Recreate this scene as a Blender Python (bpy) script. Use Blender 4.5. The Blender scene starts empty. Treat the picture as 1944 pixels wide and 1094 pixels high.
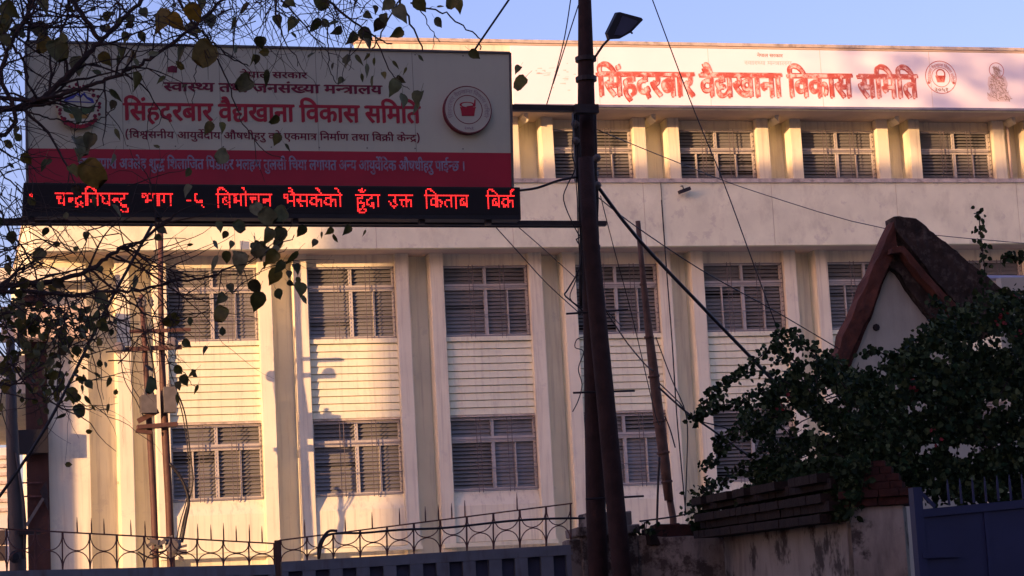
import bpy, math, random
from mathutils import Vector, Matrix, noise
random.seed(7)
sc = bpy.context.scene
COL = sc.collection
rad = math.radians

# ------------------------------------------------------------------ camera
F, YAW, PITCH, ROLL, EYE = 4200.0, 0.25901, 0.15216, -0.05292, 1.6
fw = Vector((math.sin(YAW)*math.cos(PITCH), math.cos(YAW)*math.cos(PITCH), math.sin(PITCH)))
r0 = fw.cross(Vector((0, 0, 1))).normalized(); u0 = r0.cross(fw)
rt = math.cos(ROLL)*r0 + math.sin(ROLL)*u0
up = -math.sin(ROLL)*r0 + math.cos(ROLL)*u0
cam = bpy.data.cameras.new('camera'); cam.sensor_width = 36; cam.lens = 36*F/1944; cam.clip_end = 3000; cam.clip_start = .05
camo = bpy.data.objects.new('camera', cam); COL.objects.link(camo)
camo.matrix_world = Matrix(((rt.x, up.x, -fw.x, 0), (rt.y, up.y, -fw.y, 0), (rt.z, up.z, -fw.z, EYE), (0, 0, 0, 1)))
sc.camera = camo

def at(px, py, Y):
    "point of the place seen at a spot of the photograph, on the plane y = Y"
    d = fw + rt*((px-972)/F) + up*((547-py)/F)
    return Vector((0, 0, EYE)) + d*(Y/d.y)

# ------------------------------------------------------------------ light
SUN_EL, SUN_AZ = 5.4, 57.0       # elevation; degrees to the left of the facade's normal
sd = Vector((math.sin(rad(SUN_AZ))*math.cos(rad(SUN_EL)), math.cos(rad(SUN_AZ))*math.cos(rad(SUN_EL)), -math.sin(rad(SUN_EL))))
sl = bpy.data.lights.new('sun', 'SUN'); sl.energy = 2.1; sl.angle = rad(.42); sl.color = (1.0, .55, .27)
so = bpy.data.objects.new('sun', sl); COL.objects.link(so)
so.rotation_euler = sd.to_track_quat('-Z', 'Y').to_euler()
so.location = (-40, -30, 30)
W = bpy.data.worlds.new('World'); sc.world = W; W.use_nodes = True
nt = W.node_tree; bg = nt.nodes['Background']
sky = nt.nodes.new('ShaderNodeTexSky'); sky.sky_type = 'NISHITA'; sky.sun_disc = False
sky.sun_elevation = rad(SUN_EL); sky.sun_rotation = math.atan2(-sd.x, -sd.y)
sky.air_density = 1.0; sky.dust_density = 2.2; sky.ozone_density = 2.8
hs = nt.nodes.new('ShaderNodeMix'); hs.data_type = 'RGBA'; hs.blend_type = 'MULTIPLY'
hs.inputs[0].default_value = 1; hs.inputs[7].default_value = (1.06, .685, .84, 1)
nt.links.new(sky.outputs[0], hs.inputs[6]); nt.links.new(hs.outputs[2], bg.inputs[0])
bg.inputs[1].default_value = .15
sc.view_settings.view_transform = 'Standard'; sc.view_settings.look = 'None'
sc.view_settings.gamma = 1; sc.view_settings.exposure = 1.92

# ------------------------------------------------------------------ outlines of the letters used on the signs
# contours of each letter shape, x,y pairs in thousandths of the em
GL = {
44: [[0,622,569,622,569,551,466,551,466,0,385,0,385,298,204,298,204,244,202,227,198,213,190,202,180,194,167,190,153,188,137,190,120,197,102,209,85,224,70,241,56,260,45,280,39,299,37,318,38,332,43,345,50,355,62,363,78,367,98,369,385,369,385,551,0,551]],
75: [[-169,615,-183,664,-197,705,-210,740,-225,767,-240,788,-256,804,-274,815,-293,821,-315,823,-329,823,-342,821,-354,818,-365,815,-375,812,-385,809,-409,882,-382,890,-351,894,-318,896,-284,893,-252,885,-224,870,-199,850,-175,820,-154,784,-133,737,-113,681,-94,615]],
46: [[479,551,479,0,398,0,398,191,378,179,357,168,335,159,311,152,284,147,254,146,228,148,204,152,182,160,161,169,143,181,128,194,113,213,100,234,91,258,84,285,80,318,79,358,79,551,0,551,0,622,583,622,583,551],[398,551,160,551,160,369,160,344,161,322,163,304,165,289,169,276,172,266,177,256,183,248,190,240,208,227,233,220,263,217,289,219,314,225,338,236,360,249,380,264,398,280]],
66: [[170,551,170,0,89,0,89,551,0,551,0,622,273,622,273,551]],
54: [[0,551,0,622,693,622,693,551,589,551,589,0,508,0,508,355,504,356,499,356,494,356,478,355,462,351,445,344,429,334,413,319,397,300,382,276,369,245,356,208,279,232,288,261,299,288,311,313,295,324,279,334,263,342,246,348,228,352,209,353,184,350,164,343,148,330,136,313,128,294,126,271,128,246,136,222,148,198,164,175,185,151,210,126,239,100,272,71,309,40,255,-12,217,21,182,53,149,84,119,114,94,145,73,176,57,207,48,240,45,275,48,308,56,337,70,362,87,382,108,398,131,410,156,419,180,424,204,426,233,424,259,420,284,412,308,400,332,387,354,370,396,401,444,420,499,426,502,426,505,426,508,426,508,551]],
60: [[587,551,587,0,506,0,506,266,487,261,467,257,448,254,428,252,405,251,380,251,352,252,322,254,292,258,262,264,236,270,212,277,198,269,183,261,167,253,196,218,228,182,264,146,301,110,340,75,380,42,326,-12,289,21,254,54,220,87,189,120,160,151,133,181,109,209,89,234,73,256,60,275,51,292,46,305,42,317,41,329,40,340,42,352,47,364,55,376,67,385,83,391,104,393,120,392,134,388,148,382,159,373,171,362,181,350,194,364,203,380,210,398,214,418,216,438,217,458,217,477,215,495,212,512,209,527,205,540,201,551,0,551,0,622,691,622,691,551],[369,322,394,322,418,324,440,326,462,329,484,334,506,339,506,551,281,551,285,539,289,526,293,511,296,495,297,477,298,458,297,431,294,407,288,385,281,365,272,348,262,333,297,327,333,323]],
52: [[395,42,341,-12,302,21,265,54,230,87,197,120,166,151,138,181,113,209,92,234,75,256,62,275,53,292,46,305,43,317,41,329,40,340,42,352,47,364,55,376,67,385,83,391,104,393,120,392,134,388,148,382,159,373,171,362,181,349,205,363,224,380,238,399,248,420,254,443,256,468,255,483,254,498,251,514,247,528,243,540,239,551,0,551,0,622,424,622,424,551,320,551,329,525,334,494,336,458,334,423,326,392,314,365,298,341,278,319,254,300,227,284,198,268,167,254,199,219,233,183,272,146,312,110,353,75]],
25: [[777,551,452,551,452,349,486,377,525,393,569,399,610,394,645,381,675,358,698,326,711,286,716,239,714,208,709,175,701,141,689,107,672,73,651,39,579,80,595,102,608,127,620,154,629,182,634,210,636,237,634,266,627,289,616,307,602,320,584,327,562,330,526,322,489,298,452,258,452,0,371,0,371,174,354,161,334,148,312,136,286,126,258,120,226,118,195,120,166,126,138,137,112,152,90,171,71,194,57,222,49,254,46,290,52,340,70,382,101,417,141,443,189,459,244,464,260,464,277,462,296,460,313,458,328,456,339,454,333,381,321,384,308,386,292,388,277,390,262,391,249,391,213,388,183,379,159,365,141,345,131,321,127,292,130,260,141,234,158,214,179,199,202,191,228,188,256,190,282,197,306,209,329,224,350,241,371,260,371,551,0,551,0,622,777,622]],
215: [[369,322,389,322,408,323,425,324,442,326,460,329,478,332,486,260,469,257,452,255,435,253,417,252,399,251,380,251,352,252,322,254,292,258,262,264,236,270,212,277,198,269,183,261,167,253,196,218,228,182,264,146,301,110,340,75,380,42,326,-12,289,21,254,54,220,87,189,120,160,151,133,181,109,209,89,234,73,256,60,275,51,292,46,305,42,317,41,329,40,340,42,352,47,364,55,376,67,385,83,391,104,393,120,392,134,388,148,382,159,373,171,362,181,350,194,364,203,380,210,398,214,418,216,438,217,458,217,477,215,495,212,512,209,527,205,540,201,551,0,551,0,622,403,622,403,551,281,551,285,539,289,526,293,511,296,495,297,477,298,458,297,431,294,407,288,385,281,365,272,348,262,333,297,327,333,323]],
57: [[571,551,467,551,467,0,387,0,387,165,368,153,347,143,324,132,297,124,267,120,233,118,198,120,166,127,137,139,111,155,89,174,70,198,57,224,49,254,46,286,52,339,72,383,104,418,146,444,196,459,255,464,264,464,275,463,288,462,300,461,313,460,326,459,337,458,346,456,354,454,349,381,336,384,321,386,306,388,290,390,274,391,259,391,221,388,188,379,162,364,143,343,131,318,127,287,131,256,141,231,158,212,181,199,206,191,235,188,268,191,298,198,324,210,348,226,369,242,387,260,387,551,0,551,0,622,571,622]],
569: [[380,42,326,-12,289,21,254,54,220,87,189,120,160,151,133,181,109,209,89,234,73,256,60,275,51,292,46,305,42,317,41,329,40,340,42,352,47,364,55,376,67,385,83,391,104,393,120,392,134,388,148,382,159,373,171,362,181,350,194,364,203,380,210,398,214,418,216,438,217,458,217,477,215,495,212,512,209,527,205,540,201,551,0,551,0,622,494,622,512,628,531,631,552,632,579,630,605,624,630,614,654,601,674,583,692,561,705,535,713,504,716,469,712,423,698,383,676,349,646,320,608,294,562,273,578,252,595,234,614,220,636,211,662,205,694,203,727,205,756,212,783,223,808,238,831,255,852,275,889,208,863,188,835,170,804,154,769,142,731,134,688,132,644,136,603,146,566,164,533,189,506,221,484,259,451,255,416,252,380,251,352,252,322,254,292,258,262,264,236,270,212,277,198,269,183,261,167,253,196,218,228,182,264,146,301,110,340,75],[369,322,396,322,421,323,444,325,468,328,493,332,519,337,557,352,587,370,608,390,623,413,632,438,635,467,632,498,625,523,612,542,594,557,574,565,551,568,535,567,522,563,510,556,501,547,496,535,494,521,503,492,530,472,575,461,567,391,527,399,492,413,464,430,443,454,430,483,426,519,426,530,428,541,430,551,281,551,285,539,289,526,293,511,296,495,297,477,298,458,297,431,294,407,288,385,281,365,272,348,262,333,297,327,333,323]],
51: [[595,622,595,551,491,551,491,0,410,0,410,179,390,167,368,157,343,146,316,138,286,134,253,132,197,139,148,159,108,192,75,237,52,291,38,353,76,363,106,375,130,390,147,407,157,430,160,457,159,475,155,493,148,509,141,524,132,538,123,551,0,551,0,622],[129,301,144,271,160,247,180,228,202,214,228,206,259,203,291,205,320,212,346,224,370,239,391,256,410,274,410,551,211,551,227,516,237,481,240,445,228,381,191,333]],
40: [[481,551,481,0,400,0,400,328,291,328,254,327,223,325,200,322,180,317,164,309,150,299,137,284,129,263,126,237,130,205,142,173,163,142,191,111,227,77,271,40,217,-12,187,15,159,41,132,68,107,95,86,123,68,151,55,180,48,211,45,242,46,265,51,286,58,305,68,323,80,338,93,351,114,366,137,378,163,388,193,394,230,398,272,399,400,399,400,551,0,551,0,622,584,622,584,551]],
41: [[553,551,553,0,472,0,472,180,451,168,428,157,403,146,375,138,343,134,308,132,254,137,206,154,164,180,128,218,101,265,83,322,140,337,185,356,216,378,238,403,251,433,255,467,252,498,245,523,232,542,214,557,194,565,171,568,155,567,142,563,130,556,121,547,116,535,114,521,123,492,150,472,195,461,187,391,147,399,112,413,84,430,63,454,50,483,46,519,50,553,62,581,82,604,109,619,138,629,172,632,199,630,225,624,250,614,274,601,294,583,312,561,325,535,333,504,336,469,332,423,318,383,296,349,266,320,228,295,182,274,198,252,215,234,234,220,256,211,282,205,314,203,347,205,377,212,403,223,427,238,450,255,472,275,472,551,390,551,390,622,656,622,656,551]],
32: [[653,551,653,0,572,0,572,370,435,370,410,370,391,371,378,373,400,352,420,329,436,303,448,276,456,247,458,218,456,189,449,163,438,141,422,122,404,107,384,95,360,87,336,82,310,80,275,83,242,94,209,110,177,135,147,169,117,212,88,264,59,327,31,401,102,426,133,344,165,276,198,222,232,184,268,161,306,153,326,155,344,161,358,170,370,184,377,203,379,227,376,256,365,283,348,310,327,335,301,357,273,377,302,441,572,441,572,551,0,551,0,622,757,622,757,551]],
6: [[-185,772,-183,787,-178,801,-168,813,-157,822,-144,828,-130,830,-115,828,-102,822,-91,813,-82,801,-77,787,-75,772,-77,757,-82,743,-91,731,-102,722,-115,716,-130,714,-144,716,-157,722,-168,731,-178,743,-183,757]],
184: [[700,74,672,58,642,42,610,28,575,16,534,9,488,7,417,13,348,31,282,60,216,104,150,164,85,239,69,261,56,280,48,296,44,311,41,325,40,338,42,352,47,364,55,376,67,385,83,391,104,393,120,392,134,388,148,382,159,373,171,362,181,350,194,364,203,380,210,398,214,418,216,438,217,458,215,491,210,522,201,551,0,551,0,622,663,622,663,551,282,551,286,538,290,525,294,510,296,494,298,477,298,458,294,407,282,364,263,328,237,298,204,273,166,253,214,201,263,158,314,124,368,99,426,84,490,79,523,81,555,85,585,93,615,104,645,120,676,140],[673,215,653,201,631,189,606,178,579,170,551,166,521,164,491,166,463,173,436,184,413,198,394,216,378,238,366,263,358,290,356,319,361,364,377,402,404,432,439,455,482,468,531,473,543,473,558,472,575,470,592,469,605,466,616,463,610,394,600,397,588,399,576,401,564,403,552,404,540,404,510,402,485,394,464,382,449,365,440,343,437,316,440,290,449,269,464,252,484,241,508,234,534,232,557,234,578,238,598,246,616,257,633,268,648,280]],
50: [[509,551,509,0,428,0,428,250,207,250,207,213,205,193,201,177,192,166,182,157,171,153,159,151,146,152,133,157,119,164,105,173,92,183,80,196,69,209,59,223,50,237,44,251,40,265,39,278,41,289,45,300,52,308,64,315,80,320,100,321,126,321,126,551,0,551,0,622,612,622,612,551],[428,551,207,551,207,321,428,321]],
202: [[0,622,373,622,373,551,0,551],[204,298,204,244,202,227,198,213,190,202,180,194,167,190,153,188,137,190,120,197,102,209,85,224,70,241,56,260,45,280,39,299,37,318,38,332,43,345,50,355,62,363,78,367,98,369,385,369,385,298]],
269: [[127,65,80,132,326,281,299,314,275,339,254,358,232,370,208,378,181,380,162,379,143,376,124,372,104,365,81,356,55,343,27,417,50,427,74,436,98,444,123,451,150,455,179,456,205,455,229,450,251,444,272,433,293,420,314,402,335,381,358,356,382,326,382,551,0,551,0,622,566,622,566,551,463,551,463,0,382,0,382,234]],
67: [[89,551,0,551,0,622,80,622,72,637,66,653,60,669,56,686,54,705,53,724,59,773,79,814,111,849,154,875,206,891,266,896,356,888,440,862,516,820,585,763,648,695,704,615,620,615,515,731,402,801,283,824,240,821,203,811,174,794,152,772,138,746,134,714,135,695,138,677,144,662,150,647,157,634,165,622,273,622,273,551,170,551,170,0,89,0]],
61: [[321,69,344,77,363,87,380,98,393,112,400,128,403,148,400,172,390,191,374,208,351,219,319,227,280,229,238,226,202,216,174,200,154,179,142,154,138,124,139,104,143,84,150,64,160,44,176,22,196,0,224,-26,259,-56,302,-89,248,-142,192,-96,145,-51,108,-9,80,34,64,80,58,130,60,154,65,177,74,198,85,216,99,233,115,248,103,261,92,276,82,292,75,310,70,330,69,352,70,370,73,386,79,400,86,413,95,424,106,433,122,443,140,451,158,458,179,462,203,464,229,465,361,465,361,551,0,551,0,622,546,622,546,551,442,551,442,394,230,394,211,394,197,393,186,391,178,389,170,385,164,381,156,372,151,361,149,347,150,334,153,322,159,312,166,302,174,292,183,284,215,293,249,298,284,300,327,298,365,291,396,279,423,264,444,245,460,224,472,202,479,178,481,153,477,117,466,85,447,57,421,34,388,16,348,2]],
42: [[413,-58,399,-35,386,-12,373,11,361,33,351,54,342,73,334,72,325,71,316,70,307,69,297,68,287,68,259,69,231,73,202,78,175,87,149,98,124,112,102,130,83,151,68,176,56,204,48,236,46,272,48,300,53,325,62,348,73,367,86,385,102,401,126,419,153,433,183,443,216,450,252,455,290,456,295,456,295,551,0,551,0,622,534,622,534,551,376,551,376,385,327,385,291,384,260,382,234,378,211,372,191,365,173,355,159,344,148,331,138,317,132,301,127,282,126,262,130,229,144,200,166,174,197,155,237,144,287,140,291,140,295,140,299,140,303,140,307,140,312,141,309,154,307,165,306,176,308,197,315,214,327,226,341,234,357,238,373,240,399,237,421,229,438,216,451,199,458,181,461,162,459,142,455,126,446,112,436,102,424,93,410,86,419,70,428,53,438,36,450,18,464,-2,480,-24]],
48: [[585,551,482,551,482,0,401,0,401,165,382,153,360,143,336,132,308,124,276,120,241,118,205,120,171,127,140,139,113,155,90,174,71,198,57,224,49,254,46,286,53,339,73,383,106,418,151,444,204,459,265,464,275,464,286,463,299,462,312,461,325,460,338,459,351,458,361,456,369,454,363,385,349,388,334,390,318,392,301,394,285,395,268,395,255,395,242,394,230,392,365,224,377,234,389,244,401,256,401,551,0,551,0,622,585,622],[127,287,131,255,142,229,160,210,184,195,212,187,242,184,254,184,265,185,276,187,287,189,298,192,308,195,168,370,145,348,132,321]],
76: [[-179,615,-197,639,-213,659,-228,674,-243,684,-258,692,-272,698,-287,701,-303,702,-320,703,-333,702,-347,700,-361,697,-375,693,-389,688,-402,682,-428,751,-412,757,-396,763,-380,767,-363,770,-345,772,-326,773,-297,771,-270,763,-246,752,-224,735,-204,716,-187,692,-183,694,-196,726,-209,753,-222,774,-235,792,-249,805,-263,815,-279,822,-296,826,-316,827,-331,827,-344,825,-356,823,-366,820,-376,817,-386,813,-409,882,-382,890,-351,894,-318,896,-284,893,-252,885,-224,870,-199,850,-175,820,-154,784,-133,737,-113,681,-94,615]],
536: [[264,-11,211,-7,166,7,128,29,100,59,83,94,77,136,80,170,91,202,108,230,90,246,75,263,61,282,50,303,44,326,42,352,43,370,46,386,52,400,59,413,68,424,79,433,95,444,112,452,131,458,152,462,175,464,202,465,270,465,270,551,0,551,0,622,699,622,699,551,595,551,595,-12,514,-12,514,101,497,85,478,68,456,51,432,35,405,20,374,7,341,-3,304,-9],[514,551,351,551,351,394,203,394,184,394,170,393,159,391,151,389,143,385,137,381,129,372,124,361,122,347,123,333,127,320,134,308,143,296,154,286,166,277,200,290,237,297,277,300,286,300,297,299,309,298,322,297,334,296,346,295,356,294,366,292,373,290,367,218,355,220,341,222,327,224,312,226,297,227,282,227,244,225,213,217,189,204,172,187,161,166,158,141,161,115,171,95,188,79,209,68,235,61,265,59,315,64,361,78,403,101,442,132,479,169,514,211]],
26: [[729,551,729,0,648,0,648,45,624,33,598,24,572,16,544,11,516,8,488,7,417,13,348,31,282,60,216,104,150,164,85,239,69,261,57,280,49,296,44,311,41,325,40,338,42,352,47,364,55,376,67,385,83,391,104,393,120,392,134,388,148,382,159,373,171,362,181,350,194,364,203,380,210,398,214,418,216,438,217,458,217,475,215,492,214,508,211,523,206,537,201,551,0,551,0,622,833,622,833,551],[534,232,557,234,578,238,598,246,616,257,633,268,648,280,648,551,281,551,290,524,296,493,298,458,294,407,282,364,263,328,237,298,204,273,166,253,214,201,263,158,314,124,368,99,426,84,490,79,518,80,546,83,572,89,598,97,623,108,648,122,648,198,632,189,613,181,593,174,571,168,547,165,521,164,491,166,463,173,436,184,413,198,394,216,378,238,366,263,358,290,356,319,361,364,377,402,404,432,439,455,482,468,531,473,543,473,558,472,575,470,592,469,605,466,616,463,610,394,600,397,588,399,576,401,564,403,552,404,540,404,510,402,485,394,464,382,449,365,440,343,437,316,440,290,449,269,464,252,484,241,508,234]],
795: [[213,-165,167,-93,131,-15,103,68,84,156,72,246,68,337,72,429,83,518,102,604,130,685,167,761,213,832,294,832,252,759,217,681,190,599,169,513,157,426,153,336,157,248,169,160,189,74,217,-11,252,-90,295,-165]],
559: [[607,551,607,-137,526,-137,526,-61,509,-70,490,-78,469,-85,446,-91,421,-94,395,-95,364,-93,334,-86,308,-76,284,-61,264,-43,247,-21,235,4,227,31,225,61,230,106,247,143,274,174,311,196,354,210,405,214,418,214,434,213,452,212,469,210,483,207,494,204,488,135,477,138,465,140,452,142,440,144,427,146,414,146,382,144,356,136,334,124,318,106,308,84,305,57,308,31,318,10,334,-6,355,-17,379,-24,407,-26,431,-24,453,-20,474,-12,493,-2,510,9,526,21,526,248,479,253,432,261,384,272,338,284,296,299,257,314,228,295,199,276,168,258,138,239,107,220,76,202,28,270,55,284,82,297,108,312,133,326,158,340,183,354,151,379,127,404,110,428,98,452,91,477,89,503,94,537,108,567,132,594,163,615,202,628,247,632,288,628,325,616,356,596,380,569,394,537,399,500,397,472,389,446,376,422,360,400,341,380,319,361,379,342,448,329,526,321,526,551,462,551,462,622,710,622,710,551],[248,393,268,408,286,425,300,442,310,460,316,480,318,500,316,521,309,537,298,550,283,559,265,564,244,566,225,564,208,558,192,549,178,536,171,518,168,497,170,481,176,464,185,446,200,428,221,410]],
68: [[-185,615,-195,638,-204,660,-211,682,-216,704,-219,726,-220,748,-215,789,-201,824,-178,854,-146,878,-107,891,-61,896,-23,893,10,883,39,868,64,845,87,815,108,778,127,734,145,682,163,622,273,622,273,551,170,551,170,0,89,0,89,551,0,551,0,622,87,622,68,685,49,736,28,776,5,803,-23,820,-57,825,-82,822,-102,814,-118,800,-130,782,-137,760,-139,733,-138,711,-135,691,-129,672,-122,653,-114,634,-105,615]],
10: [[470,218,465,175,450,141,424,114,392,95,354,84,312,80,257,87,206,108,159,144,115,196,71,267,29,356,100,382,129,316,160,260,193,214,228,180,265,160,305,153,329,155,349,161,367,170,380,185,388,203,391,227,389,251,382,273,370,293,356,312,338,330,318,347,300,344,280,342,260,341,255,411,296,415,328,423,352,435,367,451,377,471,380,494,377,516,370,533,356,546,340,555,322,560,302,562,278,561,256,558,235,552,215,545,193,536,171,525,146,594,165,603,186,612,210,620,237,627,266,631,298,632,346,628,386,615,418,593,441,565,454,532,459,495,452,447,429,407,392,375,399,368,406,362,412,355,437,352,462,351,486,350,507,350,526,351,543,353,560,355,577,359,594,363,594,551,521,551,521,622,1038,622,1038,551,934,551,934,0,853,0,853,551,675,551,675,0,594,0,594,290,578,286,562,284,547,282,531,280,515,279,498,279,486,279,471,280,455,282,463,262,468,240]],
69: [[-248,-12,-212,1,-174,8,-136,11,-90,7,-51,-6,-20,-28,4,-56,17,-90,22,-129,17,-167,1,-201,-24,-229,-60,-251,-104,-264,-157,-268,-219,-263,-275,-248,-324,-222,-370,-188,-414,-147,-455,-100,-394,-57,-368,-87,-344,-113,-320,-136,-296,-155,-271,-170,-246,-182,-218,-190,-189,-194,-157,-196,-98,-188,-63,-163,-51,-122,-54,-102,-62,-86,-76,-73,-93,-64,-111,-59,-131,-57,-148,-58,-165,-59,-180,-62,-194,-67,-208,-72,-222,-79]],
181: [[-190,615,-203,639,-215,663,-226,688,-234,713,-238,738,-240,762,-235,803,-220,836,-196,862,-163,881,-127,892,-85,896,-64,895,-45,893,-26,890,-9,885,7,879,21,872,-1,806,-13,812,-25,817,-37,821,-50,824,-64,826,-78,827,-103,825,-123,817,-139,804,-151,788,-158,769,-160,747,-158,725,-154,704,-146,682,-136,661,-123,638,-108,615]],
24: [[470,218,465,175,450,141,424,114,392,95,354,84,312,80,257,87,206,108,159,144,115,196,71,267,29,356,100,382,129,316,160,260,193,214,228,180,265,160,305,153,329,155,349,161,367,170,380,185,388,203,391,227,389,251,382,273,370,293,356,312,338,330,318,347,300,344,280,342,260,341,255,411,296,415,328,423,352,435,367,451,377,471,380,494,377,516,370,533,356,546,340,555,322,560,302,562,278,561,256,558,235,552,215,545,193,536,171,525,146,594,165,603,186,612,210,620,237,627,266,631,298,632,346,628,386,615,418,593,441,565,454,532,459,495,452,447,429,407,392,375,399,368,406,362,412,355,437,352,462,351,486,350,507,350,526,351,543,353,560,355,577,359,594,363,594,551,521,551,521,622,1038,622,1038,551,934,551,934,0,853,0,853,551,675,551,675,0,594,0,594,290,578,286,562,284,547,282,531,280,515,279,498,279,486,279,471,280,455,282,463,262,468,240],[844,615,827,639,810,659,794,674,780,684,765,692,750,698,736,701,720,702,703,703,690,702,676,700,662,697,648,693,634,688,621,682,595,751,611,757,627,763,643,767,660,770,678,772,697,773,726,771,753,763,777,752,799,735,819,716,836,692,840,694,827,726,814,753,801,774,788,792,774,805,760,815,744,822,727,826,707,827,692,827,679,825,667,823,657,820,647,817,637,813,614,882,641,890,672,894,705,896,739,893,771,885,798,870,824,850,848,820,870,784,890,737,910,681,929,615]],
59: [[593,622,593,551,489,551,489,0,408,0,408,191,387,180,365,170,341,160,315,152,286,148,254,146,228,148,204,152,182,160,161,169,143,181,128,194,113,213,100,234,91,258,84,285,80,318,79,358,79,551,0,551,0,622],[408,551,205,551,408,287],[189,240,207,227,232,220,262,217,279,218,296,221,313,225,329,231,345,237,360,245,159,507,159,369,159,344,160,322,162,304,164,289,168,276,172,266,176,256,182,248]],
43: [[630,551,526,551,526,0,445,0,445,150,424,137,401,126,378,116,351,109,319,104,283,103,235,108,193,121,158,144,132,173,116,209,111,251,112,269,115,286,120,303,127,319,136,334,148,348,119,362,93,380,72,402,55,427,45,458,42,493,47,531,60,564,83,592,113,614,147,628,187,632,220,629,250,620,276,604,295,583,307,559,311,531,307,500,293,471,271,443,210,482,217,489,222,496,226,504,228,511,230,519,230,526,229,536,226,545,220,554,212,562,200,566,184,568,166,566,150,558,136,546,125,530,118,511,116,489,118,469,123,452,132,438,143,426,156,416,172,409,188,404,205,400,223,397,244,401,265,404,288,405,296,405,304,405,312,404,321,403,328,403,333,402,326,332,322,333,317,333,312,333,306,333,302,333,298,333,267,331,241,324,220,312,204,297,194,277,191,254,194,229,204,209,220,193,240,182,264,175,292,173,326,175,356,183,382,194,405,210,426,226,445,245,445,551,383,551,383,622,630,622]],
79: [[170,551,170,0,89,0,89,551,0,551,0,622,273,622,273,551],[90,615,76,664,62,705,48,740,34,767,19,788,3,804,-15,815,-34,821,-56,823,-70,823,-83,821,-95,818,-106,815,-116,812,-126,809,-150,882,-123,890,-92,894,-59,896,-25,893,7,885,34,870,60,850,84,820,106,784,126,737,146,681,165,615]],
19: [[568,551,474,551,474,380,473,348,471,321,466,299,460,280,452,262,441,246,411,219,372,201,323,192,307,266,321,269,333,272,344,276,354,280,363,285,370,292,377,301,383,310,388,322,391,336,392,355,393,380,393,551,160,551,160,353,160,324,161,299,163,278,166,260,170,244,176,230,184,218,194,206,206,196,221,185,239,173,260,160,370,98,408,74,438,52,460,30,474,6,483,-22,486,-53,484,-79,479,-104,470,-128,459,-150,449,-169,439,-184,367,-142,376,-128,384,-114,392,-100,398,-85,402,-70,403,-55,402,-43,399,-32,395,-22,388,-12,377,-1,363,10,344,23,320,38,290,56,203,106,178,122,156,137,136,154,120,171,106,190,95,212,86,240,81,274,79,316,79,551,0,551,0,622,568,622]],
39: [[634,551,634,0,553,0,553,551,420,551,420,321,419,294,416,271,412,250,405,231,396,214,385,198,370,183,352,170,331,160,307,152,281,148,251,146,194,153,149,172,114,205,104,222,95,241,88,263,83,288,80,318,79,352,79,551,0,551,0,622,737,622,737,551],[249,217,280,221,304,231,321,249,328,261,332,274,336,288,337,305,339,327,339,353,339,551,160,551,160,353,160,329,162,308,164,291,167,276,172,263,178,251,186,241,195,233,206,226,218,221,232,218]],
254: [[46,53,174,127,140,138,110,156,83,180,62,210,50,247,46,290,52,340,70,382,101,417,141,443,189,459,244,464,260,464,277,462,296,460,313,458,328,456,339,454,333,381,321,384,308,386,292,388,277,390,262,391,249,391,213,388,183,379,159,365,141,345,131,321,127,292,130,260,141,234,158,214,179,199,202,191,228,188,256,190,282,197,306,209,329,224,350,241,371,260,371,551,0,551,0,622,777,622,777,551,452,551,452,350,469,364,487,376,506,386,525,393,546,398,569,399,610,394,645,381,675,358,698,326,711,286,716,239,714,208,709,175,701,141,689,107,672,73,651,39,579,80,595,102,608,127,620,154,629,182,634,210,636,237,634,266,627,289,616,307,602,320,584,327,562,330,544,328,526,322,508,312,489,297,471,280,452,258,452,0,371,0,371,173,365,169,359,165,353,160,346,155,339,151,331,146,93,-12]],
271: [[42,4,213,81,184,88,157,99,131,112,107,129,87,150,70,174,56,202,49,235,46,272,48,300,53,325,62,348,73,367,86,385,102,401,126,419,153,433,183,443,216,450,252,455,290,456,295,456,295,551,0,551,0,622,534,622,534,551,376,551,376,385,327,385,291,384,260,382,234,378,211,372,191,365,173,355,159,344,148,331,138,317,132,301,127,282,126,262,130,229,144,200,166,174,197,155,237,144,287,140,291,140,295,140,299,140,303,140,307,140,312,141,309,154,307,165,306,176,308,197,315,214,327,226,341,234,357,238,373,240,399,237,421,229,438,216,451,199,458,181,461,162,459,142,455,126,446,112,436,102,424,93,410,86,419,70,428,53,438,36,450,18,464,-2,480,-24,413,-58,399,-35,386,-12,373,11,361,33,351,54,342,73,82,-66]],
796: [[60,-165,102,-92,136,-14,164,69,184,155,196,242,200,330,196,419,184,507,164,594,137,678,102,757,59,832,141,832,187,760,223,682,251,598,270,510,282,420,286,329,282,238,270,149,251,63,223,-19,187,-95,141,-165]],
188: [[0,622,410,622,410,551,0,551],[509,200,496,190,481,178,464,166,446,153,425,142,402,132,376,124,348,120,317,118,269,123,227,137,190,161,163,193,146,231,141,275,142,294,147,312,154,330,163,345,173,359,185,371,38,369,38,441,331,441,343,441,355,441,367,440,377,440,385,440,389,440,382,370,350,370,314,367,283,359,256,346,237,327,225,303,221,274,224,248,234,226,250,210,270,198,293,190,317,188,349,191,379,198,404,210,428,226,449,243,469,262]],
274: [[45,53,214,153,180,162,152,175,128,194,113,213,100,234,91,258,84,285,80,318,79,358,79,551,0,551,0,622,583,622,583,551,479,551,479,0,398,0,398,193,92,-13],[398,551,160,551,160,369,160,344,161,322,163,304,165,289,169,276,172,266,177,256,183,248,190,240,208,227,232,220,262,217,288,219,313,225,337,236,360,249,380,264,398,280]],
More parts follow.
